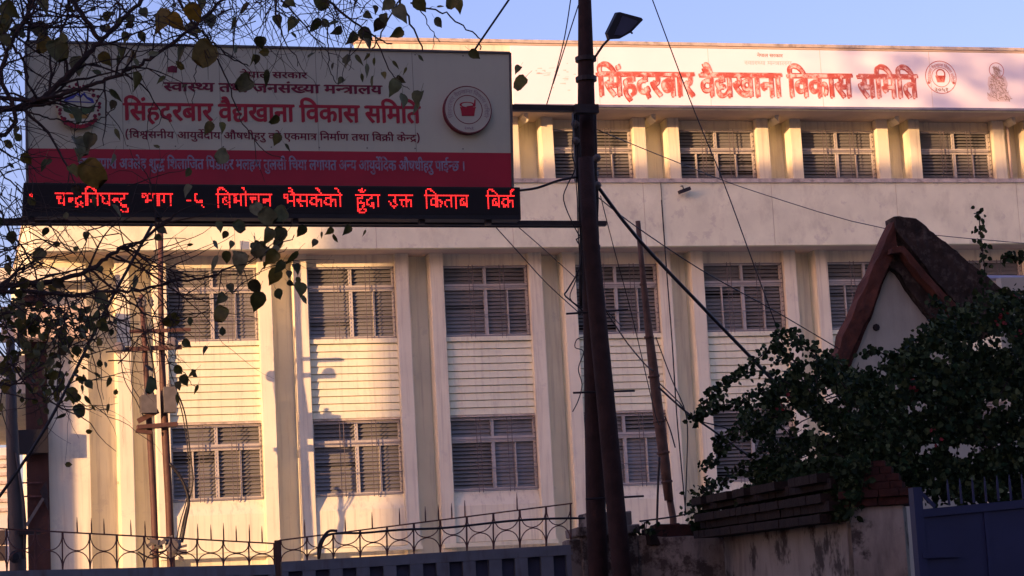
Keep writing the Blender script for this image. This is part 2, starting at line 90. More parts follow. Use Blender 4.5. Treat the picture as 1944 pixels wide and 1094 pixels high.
58: [[122,189,100,191,80,197,64,206,50,220,43,236,40,255,42,273,48,287,58,299,71,307,86,312,104,314,116,313,129,311,142,306,156,300,172,290,191,276,222,290,250,309,273,335,291,366,301,402,305,443,302,478,292,508,276,532,254,551,228,562,199,566,180,565,165,560,153,552,145,542,140,530,138,516,139,506,142,495,148,484,156,472,169,463,186,454,208,447,236,442,270,440,253,370,196,378,149,394,112,418,87,447,71,480,66,517,70,549,82,577,102,600,129,618,163,628,204,632,235,630,264,622,292,610,318,594,340,572,358,546,373,516,381,480,384,440,380,395,369,353,350,312,324,276,292,246,254,221,284,194,313,165,341,134,368,103,392,73,414,43,350,-1,317,44,286,84,258,118,230,147,204,172,179,194,161,191,142,190],[591,551,591,0,510,0,510,551,421,551,421,622,695,622,695,551]],
9: [[470,218,465,175,450,141,424,114,392,95,354,84,312,80,257,87,206,108,159,144,115,196,71,267,29,356,100,382,129,316,160,260,193,214,228,180,265,160,305,153,329,155,349,161,367,170,380,185,388,203,391,227,389,251,382,273,370,293,356,312,338,330,318,347,300,344,280,342,260,341,255,411,296,415,328,423,352,435,367,451,377,471,380,494,377,516,370,533,356,546,340,555,322,560,302,562,278,561,256,558,235,552,215,545,193,536,171,525,146,594,165,603,186,612,210,620,237,627,266,631,298,632,346,628,386,615,418,593,441,565,454,532,459,495,452,447,429,407,392,375,399,368,406,362,412,355,437,352,462,351,486,350,507,350,526,351,543,353,560,355,577,359,594,363,594,551,521,551,521,622,779,622,779,551,675,551,675,0,594,0,594,290,578,286,562,284,547,282,531,280,515,279,498,279,486,279,471,280,455,282,463,262,468,240]],
531: [[757,-138,688,-166,631,-8,609,-35,585,-60,558,-84,529,-107,497,-126,463,-142,426,-154,387,-162,345,-164,290,-160,244,-147,207,-126,180,-98,164,-66,159,-30,160,-19,161,-7,164,4,169,16,174,27,181,38,142,51,108,68,80,89,58,115,44,147,40,185,44,221,57,252,78,280,107,300,139,313,177,317,209,314,236,305,260,290,279,271,290,248,294,221,293,208,290,194,286,179,279,164,269,151,257,138,198,176,209,188,216,201,218,215,217,224,214,233,209,242,201,248,190,253,175,254,159,252,144,245,131,233,120,218,114,201,112,181,114,161,120,145,131,131,145,120,161,111,180,104,199,99,220,95,241,93,263,100,286,105,312,106,319,106,326,106,333,106,340,105,346,105,351,104,345,36,342,37,338,37,334,37,330,37,326,37,323,37,298,35,277,30,260,20,248,8,240,-7,238,-25,241,-46,251,-64,266,-78,287,-87,311,-93,338,-95,390,-90,438,-74,483,-48,524,-14,563,26,599,72,592,71,586,71,580,70,574,69,569,69,565,69,537,70,508,74,480,80,451,88,425,99,400,114,377,131,357,152,340,176,328,204,320,236,318,272,320,300,325,325,333,348,344,367,357,385,373,401,397,419,424,433,454,443,487,450,523,455,562,456,566,456,566,551,0,551,0,622,806,622,806,551,647,551,647,385,599,385,562,384,531,382,504,378,482,372,462,365,445,355,431,344,420,331,410,317,404,301,399,282,398,262,402,229,416,200,438,174,470,155,511,144,562,140,564,140,567,140,570,140,574,140,578,140,582,141,581,147,580,153,579,160,578,166,578,171,578,176,580,197,587,214,598,226,613,234,628,238,645,240,671,237,692,229,710,216,722,199,730,181,732,162,730,142,725,125,716,112,703,100,689,91,672,83]],
37: [[358,222,339,221,319,219,300,215,281,210,264,204,248,197,218,217,192,239,169,263,151,290,141,319,137,352,138,370,141,386,147,400,154,413,163,424,174,433,190,443,208,451,228,458,251,462,277,464,308,465,401,465,401,551,0,551,0,622,592,622,592,551,482,551,482,394,298,394,279,394,265,393,254,391,246,389,238,385,232,381,224,372,219,361,217,347,219,332,223,318,231,306,241,296,251,286,261,277,293,286,326,292,362,294,409,290,450,277,485,256,512,228,529,194,534,154,529,112,512,75,485,44,447,19,397,5,337,0,274,5,215,20,162,44,112,76,66,114,25,158,86,207,124,166,163,132,202,106,244,88,289,78,337,74,401,83,440,109,453,152,450,173,442,191,428,204,410,214,386,220]],
30: [[649,551,545,551,545,0,465,0,465,165,447,154,426,143,403,133,377,125,349,120,317,118,269,123,227,137,190,161,163,193,146,231,141,275,142,294,147,312,154,330,163,345,173,359,185,371,38,369,38,441,331,441,343,441,355,441,367,440,377,440,385,440,389,440,382,370,350,370,314,367,283,359,256,346,237,327,225,303,221,274,224,248,234,226,250,210,270,198,293,190,317,188,349,190,377,198,402,210,425,225,446,242,465,260,465,551,0,551,0,622,649,622]],
27: [[208,551,208,234,207,218,202,204,196,193,186,185,174,180,160,178,143,180,125,187,106,199,89,214,74,231,60,250,49,270,43,289,41,308,43,322,47,335,54,345,66,353,82,357,102,359,127,359,127,551,0,551,0,622,578,622,578,551,474,551,474,0,393,0,393,551]],
12: [[271,222,252,221,232,219,213,215,194,210,177,204,161,197,131,217,105,239,82,263,64,290,54,319,50,352,51,370,54,386,60,400,67,413,76,424,87,433,103,443,121,451,141,458,164,462,190,464,221,465,314,465,314,551,0,551,0,622,505,622,505,551,395,551,395,394,211,394,192,394,178,393,167,391,159,389,151,385,145,381,137,372,132,361,130,347,132,332,136,318,144,306,154,296,164,286,174,277,206,286,239,292,275,294,322,290,363,277,398,256,425,228,442,194,447,154,442,114,429,80,406,52,374,30,335,14,289,4,309,-4,329,-12,350,-19,371,-26,393,-33,415,-40,382,-110,345,-92,308,-74,273,-56,239,-37,207,-18,176,1,139,4,108,10,82,18,63,30,52,46,48,65,50,79,54,91,62,102,72,110,85,114,101,116,115,115,128,111,142,106,158,97,175,85,194,70,203,69,211,68,219,68,262,70,298,77,328,88,349,105,362,126,366,153,363,173,355,190,342,204,323,214,299,220],[293,615,280,639,268,663,258,688,249,713,245,738,243,762,248,803,263,836,288,862,320,881,356,892,398,896,419,895,438,893,457,890,474,885,490,879,504,872,482,806,470,812,458,817,446,821,433,824,419,826,405,827,380,825,360,817,344,804,332,788,325,769,323,747,324,725,329,704,336,682,347,661,360,638,375,615]],
31: [[296,70,346,74,392,84,436,102,475,125,509,154,536,187,557,225,570,266,574,310,571,340,564,366,551,388,534,405,512,416,487,419,467,417,450,411,438,401,430,388,426,374,424,358,427,337,436,318,450,300,472,285,500,272,535,261,502,198,453,215,414,237,384,262,363,291,351,322,347,356,350,386,359,414,374,438,396,458,422,472,455,481,455,551,0,551,0,622,715,622,715,551,535,551,535,477,567,465,595,447,620,422,638,391,649,353,653,308,650,270,642,232,628,195,609,160,585,127,556,96,523,69,486,45,444,26,398,12,349,3,296,0,237,5,188,18,150,42,123,72,106,107,101,147,102,161,104,176,108,190,114,205,122,218,132,231,106,246,84,263,66,284,53,306,46,332,43,359,48,396,63,427,88,451,121,469,160,479,206,483,218,483,233,482,249,480,265,479,278,476,288,473,282,404,272,407,262,409,250,412,238,413,226,415,212,415,163,408,134,386,124,350,126,332,134,317,146,305,162,295,181,287,202,281,222,286,243,289,266,290,273,290,281,290,289,289,296,288,303,288,308,287,302,217,298,218,293,218,288,218,284,218,280,218,276,218,224,210,192,187,182,148,185,124,196,104,213,89,236,78,264,72]],
104: [[194,622,275,622,275,0,194,0]],
28: [[605,551,502,551,502,0,421,0,421,166,400,153,377,142,352,132,325,124,294,120,259,118,211,123,169,136,134,158,107,188,91,224,86,266,87,284,90,302,96,320,104,337,115,352,128,366,103,380,82,398,65,420,52,444,45,470,42,497,43,517,46,535,52,551,0,551,0,622,605,622],[167,269,170,244,179,223,195,208,215,197,239,190,267,188,300,190,330,198,358,210,382,225,403,242,421,260,421,551,145,551,133,534,125,515,123,494,125,471,133,452,144,437,160,425,179,417,200,412,219,416,240,418,263,419,280,419,295,418,308,417,302,347,297,348,292,348,287,348,282,348,277,348,273,348,243,346,217,339,196,328,180,313,170,293]],
35: [[519,551,371,551,371,349,316,349,286,348,259,345,236,341,216,335,197,327,181,318,150,290,132,255,126,215,128,185,136,158,148,136,164,116,183,101,206,89,230,81,256,76,283,74,317,75,348,80,375,86,401,96,427,107,455,121,482,47,452,34,421,23,388,14,355,6,321,2,286,0,242,3,200,12,162,26,129,46,100,71,77,101,60,136,49,176,46,220,50,261,61,298,80,330,105,357,135,379,170,397,207,410,247,417,288,420,290,420,290,551,0,551,0,622,519,622]],
49: [[174,632,198,631,220,627,240,622,259,613,276,601,291,586,302,572,312,554,320,533,327,507,331,475,332,437,332,321,533,321,533,551,402,551,402,622,717,622,717,551,614,551,614,0,533,0,533,250,332,250,332,213,330,193,326,177,318,166,307,157,296,153,283,151,270,152,257,157,243,164,229,173,216,183,204,196,193,209,183,223,175,237,169,251,165,265,164,278,166,289,170,300,178,308,189,315,204,320,224,321,253,321,253,426,252,455,251,479,248,498,244,514,239,527,232,538,216,555,195,565,169,568,152,567,139,562,128,555,120,545,116,534,114,521,117,504,124,489,138,478,157,469,184,463,218,460,210,389,163,396,124,408,90,426,66,450,51,481,46,520,50,556,63,584,84,606,111,620,141,629]],
800: [[49,338,291,338,291,256,49,256]],
111: [[477,-67,465,-47,453,-25,441,0,428,25,416,50,404,76,392,102,381,126,371,150,362,172,354,191,348,208,337,207,325,207,312,207,284,208,256,212,228,218,202,226,177,238,154,253,134,272,117,294,103,321,92,352,86,388,84,428,86,460,90,493,98,528,109,564,124,599,143,632,227,611,210,579,194,547,182,516,172,484,166,451,164,417,168,374,180,339,199,312,227,292,263,280,308,276,314,276,320,276,326,277,323,291,321,303,320,313,322,333,330,349,342,362,357,370,373,375,391,377,416,374,436,366,453,352,465,336,473,317,475,298,473,279,468,262,460,248,448,237,434,228,418,221,427,199,439,173,452,143,468,112,484,80,500,48,517,17,533,-10,549,-35]],
5: [[-188,847,-186,860,-182,872,-174,882,-163,890,-152,894,-139,896,-126,894,-114,890,-104,882,-95,872,-91,860,-89,847,-91,834,-95,822,-104,812,-114,803,-126,799,-139,797,-152,799,-163,803,-174,812,-182,822,-186,834],[69,863,50,803,25,756,-8,722,-46,698,-89,685,-138,680,-184,685,-226,700,-264,724,-298,760,-327,806,-352,863,-283,887,-265,844,-245,809,-223,782,-198,763,-169,751,-135,747,-100,751,-71,764,-49,784,-32,813,-17,848,-5,889]],
13: [[0,622,563,622,563,551,453,551,471,524,481,495,485,464,476,409,450,364,406,328,429,306,451,281,470,254,486,223,496,190,499,152,497,120,489,92,476,68,460,47,439,30,415,17,388,8,359,2,328,0,291,3,254,14,220,30,186,55,153,88,120,130,89,181,59,242,29,313,100,338,119,288,140,242,162,200,184,164,209,133,234,108,262,89,290,78,320,74,346,76,368,82,388,92,402,108,411,131,414,160,412,187,404,212,392,236,375,258,354,280,329,301,308,298,287,295,264,294,259,364,304,368,341,376,368,390,388,409,400,433,404,463,402,482,397,500,389,516,378,529,365,541,351,551,0,551]],
494: [[312,-12,282,15,254,41,227,68,203,95,182,122,164,150,151,180,144,210,141,242,142,260,147,277,154,293,162,307,172,319,182,329,38,327,38,399,467,399,467,551,0,551,0,622,873,622,873,551,548,551,548,349,565,364,583,376,602,386,621,393,643,398,666,399,706,394,741,381,772,358,795,326,808,286,813,239,811,208,806,175,798,141,785,107,769,73,748,39,675,80,691,102,705,127,716,154,725,182,730,210,732,237,730,266,723,289,712,307,698,320,680,327,658,330,622,322,585,298,548,257,548,0,467,0,467,328,366,328,336,327,311,325,290,322,274,317,258,309,245,299,232,284,225,263,222,237,226,205,238,173,258,142,287,111,322,77,366,40]],
108: [[477,33,413,-12,351,76,293,150,239,208,222,206,204,204,187,204,165,206,145,212,128,222,115,235,107,251,104,270,106,288,112,302,122,314,135,322,150,327,168,329,181,328,193,325,206,321,220,314,236,304,255,291,282,304,307,322,329,346,346,374,357,406,360,442,356,478,346,508,328,531,304,548,276,558,243,561,220,560,199,557,178,553,157,546,134,537,110,526,84,595,109,607,135,616,162,623,190,628,218,631,247,632,282,630,316,623,346,611,374,595,398,573,417,548,431,517,440,481,443,440,439,395,427,354,408,316,382,283,352,255,316,233,346,202,375,169,404,133,432,97,456,64]],
106: [[275,121,238,124,203,132,172,146,143,166,120,189,100,218,86,249,78,284,75,321,78,359,86,393,100,424,120,452,143,475,171,494,202,509,237,517,274,520,312,517,347,509,378,494,407,475,430,452,450,424,464,392,473,357,476,319,473,282,465,247,450,216,431,188,408,165,380,146,348,132,313,124],[273,192,306,196,335,208,360,229,379,256,390,287,394,322,390,358,380,388,362,414,338,433,310,445,277,449,244,445,216,433,191,412,172,385,161,354,157,318,161,283,171,253,189,227,213,208,241,196]],
107: [[275,632,320,628,357,615,388,594,411,567,424,535,429,499,427,473,421,448,412,424,397,399,378,373,353,346,322,318,285,288,241,256,362,160,386,139,404,119,418,99,426,78,431,57,433,34,432,14,427,-5,420,-24,411,-41,400,-60,386,-79,321,-30,330,-20,337,-10,342,0,347,10,349,22,350,34,349,47,346,58,342,69,334,79,324,91,310,103,128,254,132,276,197,320,251,360,293,396,324,430,342,464,348,498,346,518,339,534,328,546,313,555,296,560,276,562,257,560,241,556,228,548,218,538,212,525,210,510,212,496,217,483,226,472,238,461,257,452,280,444,231,386,201,401,177,418,158,438,145,461,137,487,134,517,136,535,140,553,148,570,160,587,175,602,194,614,217,624,244,630]],
}
# for each line of writing: its width, then [letter shape, x offset] pairs
TXT = {
'a1': [4835,[44,0],[75,555],[46,555],[66,1123],[54,1382],[60,2320],[52,2996],[25,3405],[66,4167],[52,4426]],
'a2': [11289,[215,0],[57,389],[66,945],[569,1204],[51,1973],[40,2813],[41,3383],[66,4025],[32,4544],[44,5286],[60,5841],[6,6517],[184,6517],[51,7165],[66,7745],[50,8264],[202,8862],[269,9220],[66,9772],[54,10031],[51,10709]],
'a3': [12419,[67,0],[60,259],[6,935],[61,935],[42,1466],[52,1986],[48,2395],[66,2966],[52,3225],[57,3894],[76,4450],[536,4450],[26,5134],[66,5952],[44,6211],[66,6766],[67,7285],[57,7544],[25,8100],[66,8862],[60,9121],[60,10057],[67,10733],[50,10992],[67,11590],[40,11849]],
'a4': [24388,[795,0],[67,354],[57,613],[559,1169],[60,1865],[44,2541],[68,3096],[51,3355],[10,4195],[51,5218],[69,5798],[57,5798],[75,6354],[181,6354],[42,6354],[68,6874],[51,7133],[24,7973],[59,8996],[43,9574],[68,10189],[61,10448],[52,10979],[69,11388],[25,11648],[79,12410],[19,12929],[25,13482],[50,14244],[66,14842],[269,15101],[67,15913],[44,16172],[50,16727],[66,17325],[181,17584],[39,17584],[40,18567],[41,19137],[66,19779],[67,20298],[57,20557],[254,21113],[68,21875],[25,22394],[75,23156],[202,23156],[271,23514],[796,24034]],
'a5': [37567,[188,0],[51,396],[57,976],[44,1532],[274,2087],[66,2655],[58,2914],[9,3854],[57,4618],[54,5174],[75,5852],[61,5852],[58,6643],[69,7323],[531,7323],[67,8374],[58,8633],[54,9313],[66,9991],[67,10250],[32,10509],[40,11251],[67,12081],[46,12340],[37,12908],[66,13485],[61,13744],[52,14275],[50,14944],[54,15542],[61,16220],[50,16751],[40,17609],[69,18179],[54,18179],[60,18857],[68,19533],[67,20052],[30,20311],[51,20945],[66,21525],[54,22044],[27,22722],[66,23285],[51,23544],[40,24124],[9,24954],[202,25718],[51,26076],[10,26916],[51,27939],[69,28519],[57,28519],[75,29075],[181,29075],[67,29075],[42,29334],[25,29854],[24,30876],[59,31899],[43,32477],[68,33092],[61,33351],[52,33882],[69,34291],[46,34551],[66,35119],[12,35378],[202,35869],[31,36227],[104,37188]],
'yr': [2204,[108,0],[106,551],[111,1102],[107,1653]],
'b2': [5838,[215,0],[57,389],[66,945],[569,1204],[51,1973],[50,2813],[202,3411],[269,3769],[66,4321],[54,4580],[51,5258]],
}
# lit runs on the LED display, row by row: start column, length
LED = [
[35,3,115,3,129,2,158,2,175,2,187,2,204,1,246,3,286,3,301,2],
[34,2,38,2,114,2,117,2,130,1,160,1,176,2,189,1,202,3,206,1,245,1,248,2,285,1,288,2,300,2],
[34,1,39,2,114,1,119,1,131,1,158,3,177,1,189,1,203,3,245,1,250,1,285,1,290,1,300,1],
[34,1,40,1,114,1,120,1,131,1,160,2,178,1,190,1,245,1,251,1,285,1,291,1,300,1],
[2,1,16,44,68,3,72,15,100,2,113,35,155,3,159,33,200,16,221,16,244,29,284,19],
[1,2,21,1,31,1,34,2,41,1,43,1,48,1,57,1,68,1,70,2,74,1,77,2,81,1,85,1,100,1,114,1,121,1,124,2,128,1,131,1,139,1,146,1,155,1,157,1,161,1,165,1,169,1,175,1,184,1,190,1,204,1,210,1,214,1,225,1,232,1,245,1,251,2,261,1,264,1,271,1,285,1,292,1,298,1],
[1,2,17,3,21,1,30,2,34,2,41,1,44,1,48,1,57,1,68,2,71,1,74,1,77,2,81,1,85,1,100,1,114,1,118,2,121,1,124,2,128,1,131,1,134,4,139,1,146,1,155,3,161,1,165,1,169,1,172,4,181,4,190,1,201,4,209,2,214,1,225,1,232,1,245,1,249,4,261,1,264,1,268,2,271,1,285,1,289,2,292,1,295,4],
[17,3,21,1,24,3,28,2,34,2,38,4,44,2,48,1,51,3,55,3,71,1,74,1,77,2,81,1,85,1,100,1,114,1,117,2,121,1,124,2,128,1,131,1,134,4,139,1,142,5,157,1,161,1,163,3,169,1,172,1,175,4,181,1,184,4,190,1,201,1,207,2,214,1,224,2,228,8,245,1,248,1,251,4,258,4,264,1,267,2,271,1,285,1,288,2,292,1,295,1,298,4],
[18,1,21,1,24,3,28,1,34,2,37,5,44,1,48,1,50,4,55,1,70,5,77,2,80,2,85,1,95,3,100,2,103,2,114,1,117,1,119,1,121,1,124,5,131,1,135,1,139,1,142,5,157,5,163,7,171,1,175,2,178,1,180,1,184,2,187,1,190,1,201,1,203,1,207,1,214,1,221,1,224,2,229,1,232,2,235,1,245,1,248,1,251,2,254,2,257,1,261,1,264,1,267,1,269,1,271,1,285,1,288,1,290,1,292,1,294,1,298,2,301,1],
[18,1,21,1,24,2,28,1,31,1,34,2,37,2,41,1,44,1,47,2,51,1,54,1,70,2,74,1,77,2,81,1,85,1,101,4,114,1,117,1,120,2,124,2,128,1,131,1,135,1,138,2,142,2,146,1,157,1,161,1,164,1,169,1,171,2,175,1,178,1,180,2,184,1,187,1,190,1,201,5,207,1,210,2,214,1,222,1,225,1,229,1,232,1,235,1,245,1,248,1,251,2,255,1,257,1,261,1,264,1,267,1,269,3,285,1,288,1,290,3,294,2,298,1,301,1],
[18,4,28,2,31,2,34,2,41,1,45,4,55,1,74,1,77,2,85,1,104,1,114,1,118,4,128,1,131,1,136,4,146,1,161,1,165,1,169,1,172,4,178,1,181,4,187,1,190,1,201,1,205,1,207,2,210,2,214,1,222,1,226,1,229,1,232,1,235,1,245,1,248,5,254,1,257,1,261,1,264,1,267,5,285,1,288,5,295,4,301,1],
[21,1,29,3,34,2,41,1,48,1,55,4,74,1,77,2,85,1,104,1,114,1,121,1,128,1,131,1,139,1,146,1,161,1,165,2,169,1,175,1,178,1,184,1,187,1,190,1,201,1,204,2,209,3,214,1,223,3,230,1,232,1,235,1,245,1,251,2,254,1,258,1,261,1,264,1,271,1,285,1,292,1,295,2,298,1,301,1],
[28,2,32,1,56,3,105,1,114,1,121,1,139,1,201,1,204,1,211,1,224,1,245,1,264,1,285,1],
[59,1,201,3,205,2],
[55,1,59,1,201,2,206,1],
[56,4,202,4],
]
# ------------------------------------------------------------------ materials
def nodes(name):
    m = bpy.data.materials.new(name); m.use_nodes = True
    t = m.node_tree; b = t.nodes['Principled BSDF']
    return m, t, b
def lnk(t, a, b): t.links.new(a, b)
def mat(name, col, rough=.7, var=.12, scale=3, bump=.15, bscale=40, metal=0, stain=None, samt=.5, sscale=(1.5, 1.5, .25), spec=.3, patch=None, pamt=.5, pscale=.8, pthr=.55):
    m, t, b = nodes(name); N = t.nodes
    tc = N.new('ShaderNodeTexCoord'); ge = N.new('ShaderNodeNewGeometry')
    n = N.new('ShaderNodeTexNoise'); n.inputs['Scale'].default_value = scale; n.inputs['Detail'].default_value = 6
    lnk(t, ge.outputs['Position'], n.inputs['Vector'])
    rp = N.new('ShaderNodeMapRange'); rp.inputs[1].default_value = .3; rp.inputs[2].default_value = .7
    rp.inputs[3].default_value = 1-var; rp.inputs[4].default_value = 1+var
    lnk(t, n.outputs[0], rp.inputs[0])
    mx = N.new('ShaderNodeMix'); mx.data_type = 'RGBA'; mx.blend_type = 'MULTIPLY'; mx.inputs[0].default_value = 1
    mx.inputs[6].default_value = (*col, 1); lnk(t, rp.outputs[0], mx.inputs[7]); cur = mx.outputs[2]
    if stain:
        mp = N.new('ShaderNodeMapping'); mp.inputs['Scale'].default_value = sscale; lnk(t, ge.outputs['Position'], mp.inputs[0])
        s = N.new('ShaderNodeTexNoise'); s.inputs['Scale'].default_value = 1.6; s.inputs['Detail'].default_value = 8; s.inputs['Roughness'].default_value = .65
        lnk(t, mp.outputs[0], s.inputs['Vector'])
        sr = N.new('ShaderNodeMapRange'); sr.inputs[1].default_value = .5; sr.inputs[2].default_value = .78; sr.inputs[4].default_value = samt
        lnk(t, s.outputs[0], sr.inputs[0])
        m2 = N.new('ShaderNodeMix'); m2.data_type = 'RGBA'; lnk(t, sr.outputs[0], m2.inputs[0]); lnk(t, cur, m2.inputs[6]); m2.inputs[7].default_value = (*stain, 1); cur = m2.outputs[2]
    if patch:
        s = N.new('ShaderNodeTexNoise'); s.inputs['Scale'].default_value = pscale; s.inputs['Detail'].default_value = 9; s.inputs['Roughness'].default_value = .7
        lnk(t, ge.outputs['Position'], s.inputs['Vector'])
        sr = N.new('ShaderNodeMapRange'); sr.inputs[1].default_value = pthr; sr.inputs[2].default_value = pthr+.07; sr.inputs[4].default_value = pamt
        lnk(t, s.outputs[0], sr.inputs[0])
        m2 = N.new('ShaderNodeMix'); m2.data_type = 'RGBA'; lnk(t, sr.outputs[0], m2.inputs[0]); lnk(t, cur, m2.inputs[6]); m2.inputs[7].default_value = (*patch, 1); cur = m2.outputs[2]
    lnk(t, cur, b.inputs['Base Color'])
    b.inputs['Roughness'].default_value = rough; b.inputs['Metallic'].default_value = metal; b.inputs['Specular IOR Level'].default_value = spec
    if bump:
        bn = N.new('ShaderNodeTexNoise'); bn.inputs['Scale'].default_value = bscale; bn.inputs['Detail'].default_value = 5
        lnk(t, ge.outputs['Position'], bn.inputs['Vector'])
        bp = N.new('ShaderNodeBump'); bp.inputs['Strength'].default_value = bump; bp.inputs['Distance'].default_value = .02
        lnk(t, bn.outputs[0], bp.inputs['Height']); lnk(t, bp.outputs[0], b.inputs['Normal'])
    return m
def leafmat(name, cols, rough=.5, trans=.12, spec_=.35):
    m, t, b = nodes(name); N = t.nodes
    oi = N.new('ShaderNodeObjectInfo'); ge = N.new('ShaderNodeNewGeometry')
    ad = N.new('ShaderNodeMath'); ad.operation = 'ADD'; lnk(t, oi.outputs['Random'], ad.inputs[0]); lnk(t, ge.outputs['Random Per Island'], ad.inputs[1])
    fr = N.new('ShaderNodeMath'); fr.operation = 'FRACT'; lnk(t, ad.outputs[0], fr.inputs[0])
    cr = N.new('ShaderNodeValToRGB'); e = cr.color_ramp.elements
    e[0].color = (*cols[0], 1); e[1].color = (*cols[-1], 1)
    for i, c in enumerate(cols[1:-1]):
        x = e.new((i+1)/(len(cols)-1)); x.color = (*c, 1)
    lnk(t, fr.outputs[0], cr.inputs[0])
    n = N.new('ShaderNodeTexNoise'); n.inputs['Scale'].default_value = 30; n.inputs['Detail'].default_value = 4; lnk(t, ge.outputs['Position'], n.inputs['Vector'])
    mr = N.new('ShaderNodeMapRange'); mr.inputs[1].default_value = .3; mr.inputs[2].default_value = .7; mr.inputs[3].default_value = .6; mr.inputs[4].default_value = 1.25; lnk(t, n.outputs[0], mr.inputs[0])
    mx = N.new('ShaderNodeMix'); mx.data_type = 'RGBA'; mx.blend_type = 'MULTIPLY'; mx.inputs[0].default_value = 1
    lnk(t, cr.outputs[0], mx.inputs[6]); lnk(t, mr.outputs[0], mx.inputs[7]); lnk(t, mx.outputs[2], b.inputs['Base Color'])
    b.inputs['Roughness'].default_value = rough; b.inputs['Specular IOR Level'].default_value = spec_
    tr = N.new('ShaderNodeBsdfTranslucent'); lnk(t, mx.outputs[2], tr.inputs[0])
    ms = N.new('ShaderNodeMixShader'); ms.inputs[0].default_value = trans
    lnk(t, b.outputs[0], ms.inputs[1]); lnk(t, tr.outputs[0], ms.inputs[2]); lnk(t, ms.outputs[0], N['Material Output'].inputs[0])
    return m

M = {}
CR = (.80, .76, .565)
M['plaster'] = mat('plaster', CR, .85, .07, 1.2, .10, 25, stain=(.36, .31, .24), samt=.65, sscale=(6, 6, .28), patch=(.60, .56, .45), pamt=.45, pscale=1.9, pthr=.58)
M['plaster2'] = mat('plaster_parapet', (.78, .77, .54), .85, .10, 1.6, .1, 25, stain=(.40, .36, .25), samt=.5, sscale=(1.6, 1.6, .9), patch=(.56, .53, .40), pamt=.55, pscale=2.6, pthr=.57)
M['coping'] = mat('old_coping', (.52, .46, .38), .9, .2, 5, .3, 30, stain=(.07, .055, .045), samt=.85, sscale=(3, 3, 3))
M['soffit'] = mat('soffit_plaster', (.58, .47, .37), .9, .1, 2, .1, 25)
M['siding'] = mat('painted_siding', (.79, .775, .55), .7, .06, 2, .05, 40, stain=(.42, .36, .28), samt=.55, sscale=(7, 7, .35))
M['frame'] = mat('window_frame_paint', (.45, .43, .39), .45, .1, 6, .03)
M['louvre'] = mat('louvre_glass', (.19, .19, .18), .3, .10, 4, 0, 8, spec=.6)
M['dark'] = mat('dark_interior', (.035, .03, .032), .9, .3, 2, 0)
M['curtain'] = mat('beige_curtain', (.15, .13, .115), .9, .1, 5, 0)
M['curtain2'] = mat('grey_curtain', (.12, .12, .13), .9, .1, 5, 0)
M['grille'] = mat('grille_metal', (.16, .14, .14), .5, .2, 20, 0, metal=.3)
M['banner'] = mat('banner_sheet', (.86, .83, .84), .5, .03, 1, .05, 6, patch=(.45, .33, .30), pamt=.5, pscale=2.1, pthr=.70)
M['board'] = mat('board_sheet', (.50, .51, .38), .5, .05, 1.2, .02, 20, stain=(.25, .25, .25), samt=.15, sscale=(3, 3, .6))
M['boardred'] = mat('board_red', (.36, .012, .035), .45, .1, 2, .02)
M['ink'] = mat('letter_red', (.34, .012, .03), .5, .1, 8, 0)
M['ink2'] = mat('letter_dark_red', (.16, .008, .03), .5, .1, 8, 0)
M['inkgrey'] = mat('letter_grey', (.26, .24, .32), .5, .25, 30, 0, patch=(.36, .02, .05), pamt=.6, pscale=20, pthr=.52)
M['ringgrey'] = mat('ring_letter', (.30, .22, .24), .6, .1, 8, 0)
M['white'] = mat('emblem_white', (.46, .46, .36), .5, .05, 5, 0)
M['blue'] = mat('emblem_blue', (.04, .05, .28), .5, .15, 8, 0)
M['green'] = mat('emblem_green', (.05, .10, .04), .6, .2, 12, 0)
M['gold'] = mat('emblem_gold', (.35, .22, .05), .6, .2, 12, 0)
M['black'] = mat('black_case', (.012, .012, .016), .55, .2, 5, .03)
M['ledface'] = mat('led_face', (.006, .004, .006), .6, .2, 30, 0)
M['steel'] = mat('dark_steel', (.035, .028, .03), .55, .3, 8, .1, metal=.4)
M['wood'] = mat('old_pole_wood', (.030, .014, .012), .85, .35, 6, .5, 30, stain=(.015, .012, .012), samt=.7, sscale=(9, 9, .5))
M['iron'] = mat('rusty_iron', (.10, .045, .04), .7, .3, 12, .2, 50)
M['postred'] = mat('oxide_painted_post', (.085, .042, .032), .6, .2, 8, .1, 40, stain=(.1, .05, .04), samt=.6)
M['bamboo'] = mat('weathered_bamboo', (.12, .065, .045), .7, .3, 10, .3, 40, stain=(.05, .03, .025), samt=.6, sscale=(12, 12, .8))
M['cable'] = mat('cable_rubber', (.015, .014, .016), .5, .1, 8, 0)
M['ceramic'] = mat('insulator_ceramic', (.17, .15, .14), .25, .1, 8, 0, spec=.6)
M['greypaint'] = mat('grey_box_paint', (.11, .105, .10), .5, .2, 7, .05, stain=(.1, .07, .06), samt=.5)
M['gate'] = mat('gate_blue_grey', (.14, .16, .19), .5, .15, 4, .05, 30, stain=(.07, .04, .03), samt=.75, sscale=(5, 5, .6))
M['gateback'] = mat('gate_sheet', (.04, .045, .08), .6, .2, 4, .05)  # dark colour stands for the shade in the gate recesses
M['gateblue'] = mat('gate_deep_blue', (.020, .026, .075), .45, .1, 3, .04, 20, stain=(.02, .02, .05), samt=.5)
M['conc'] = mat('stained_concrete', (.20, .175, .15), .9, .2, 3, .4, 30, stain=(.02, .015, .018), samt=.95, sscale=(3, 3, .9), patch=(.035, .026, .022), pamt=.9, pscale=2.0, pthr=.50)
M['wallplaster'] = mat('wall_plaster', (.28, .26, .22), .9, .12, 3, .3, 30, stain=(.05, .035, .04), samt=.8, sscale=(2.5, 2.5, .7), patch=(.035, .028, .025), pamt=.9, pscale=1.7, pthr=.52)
M['brickred'] = mat('mossy_brick', (.045, .015, .011), .9, .35, 9, .5, 40, stain=(.03, .02, .02), samt=.8, sscale=(3, 3, 3))
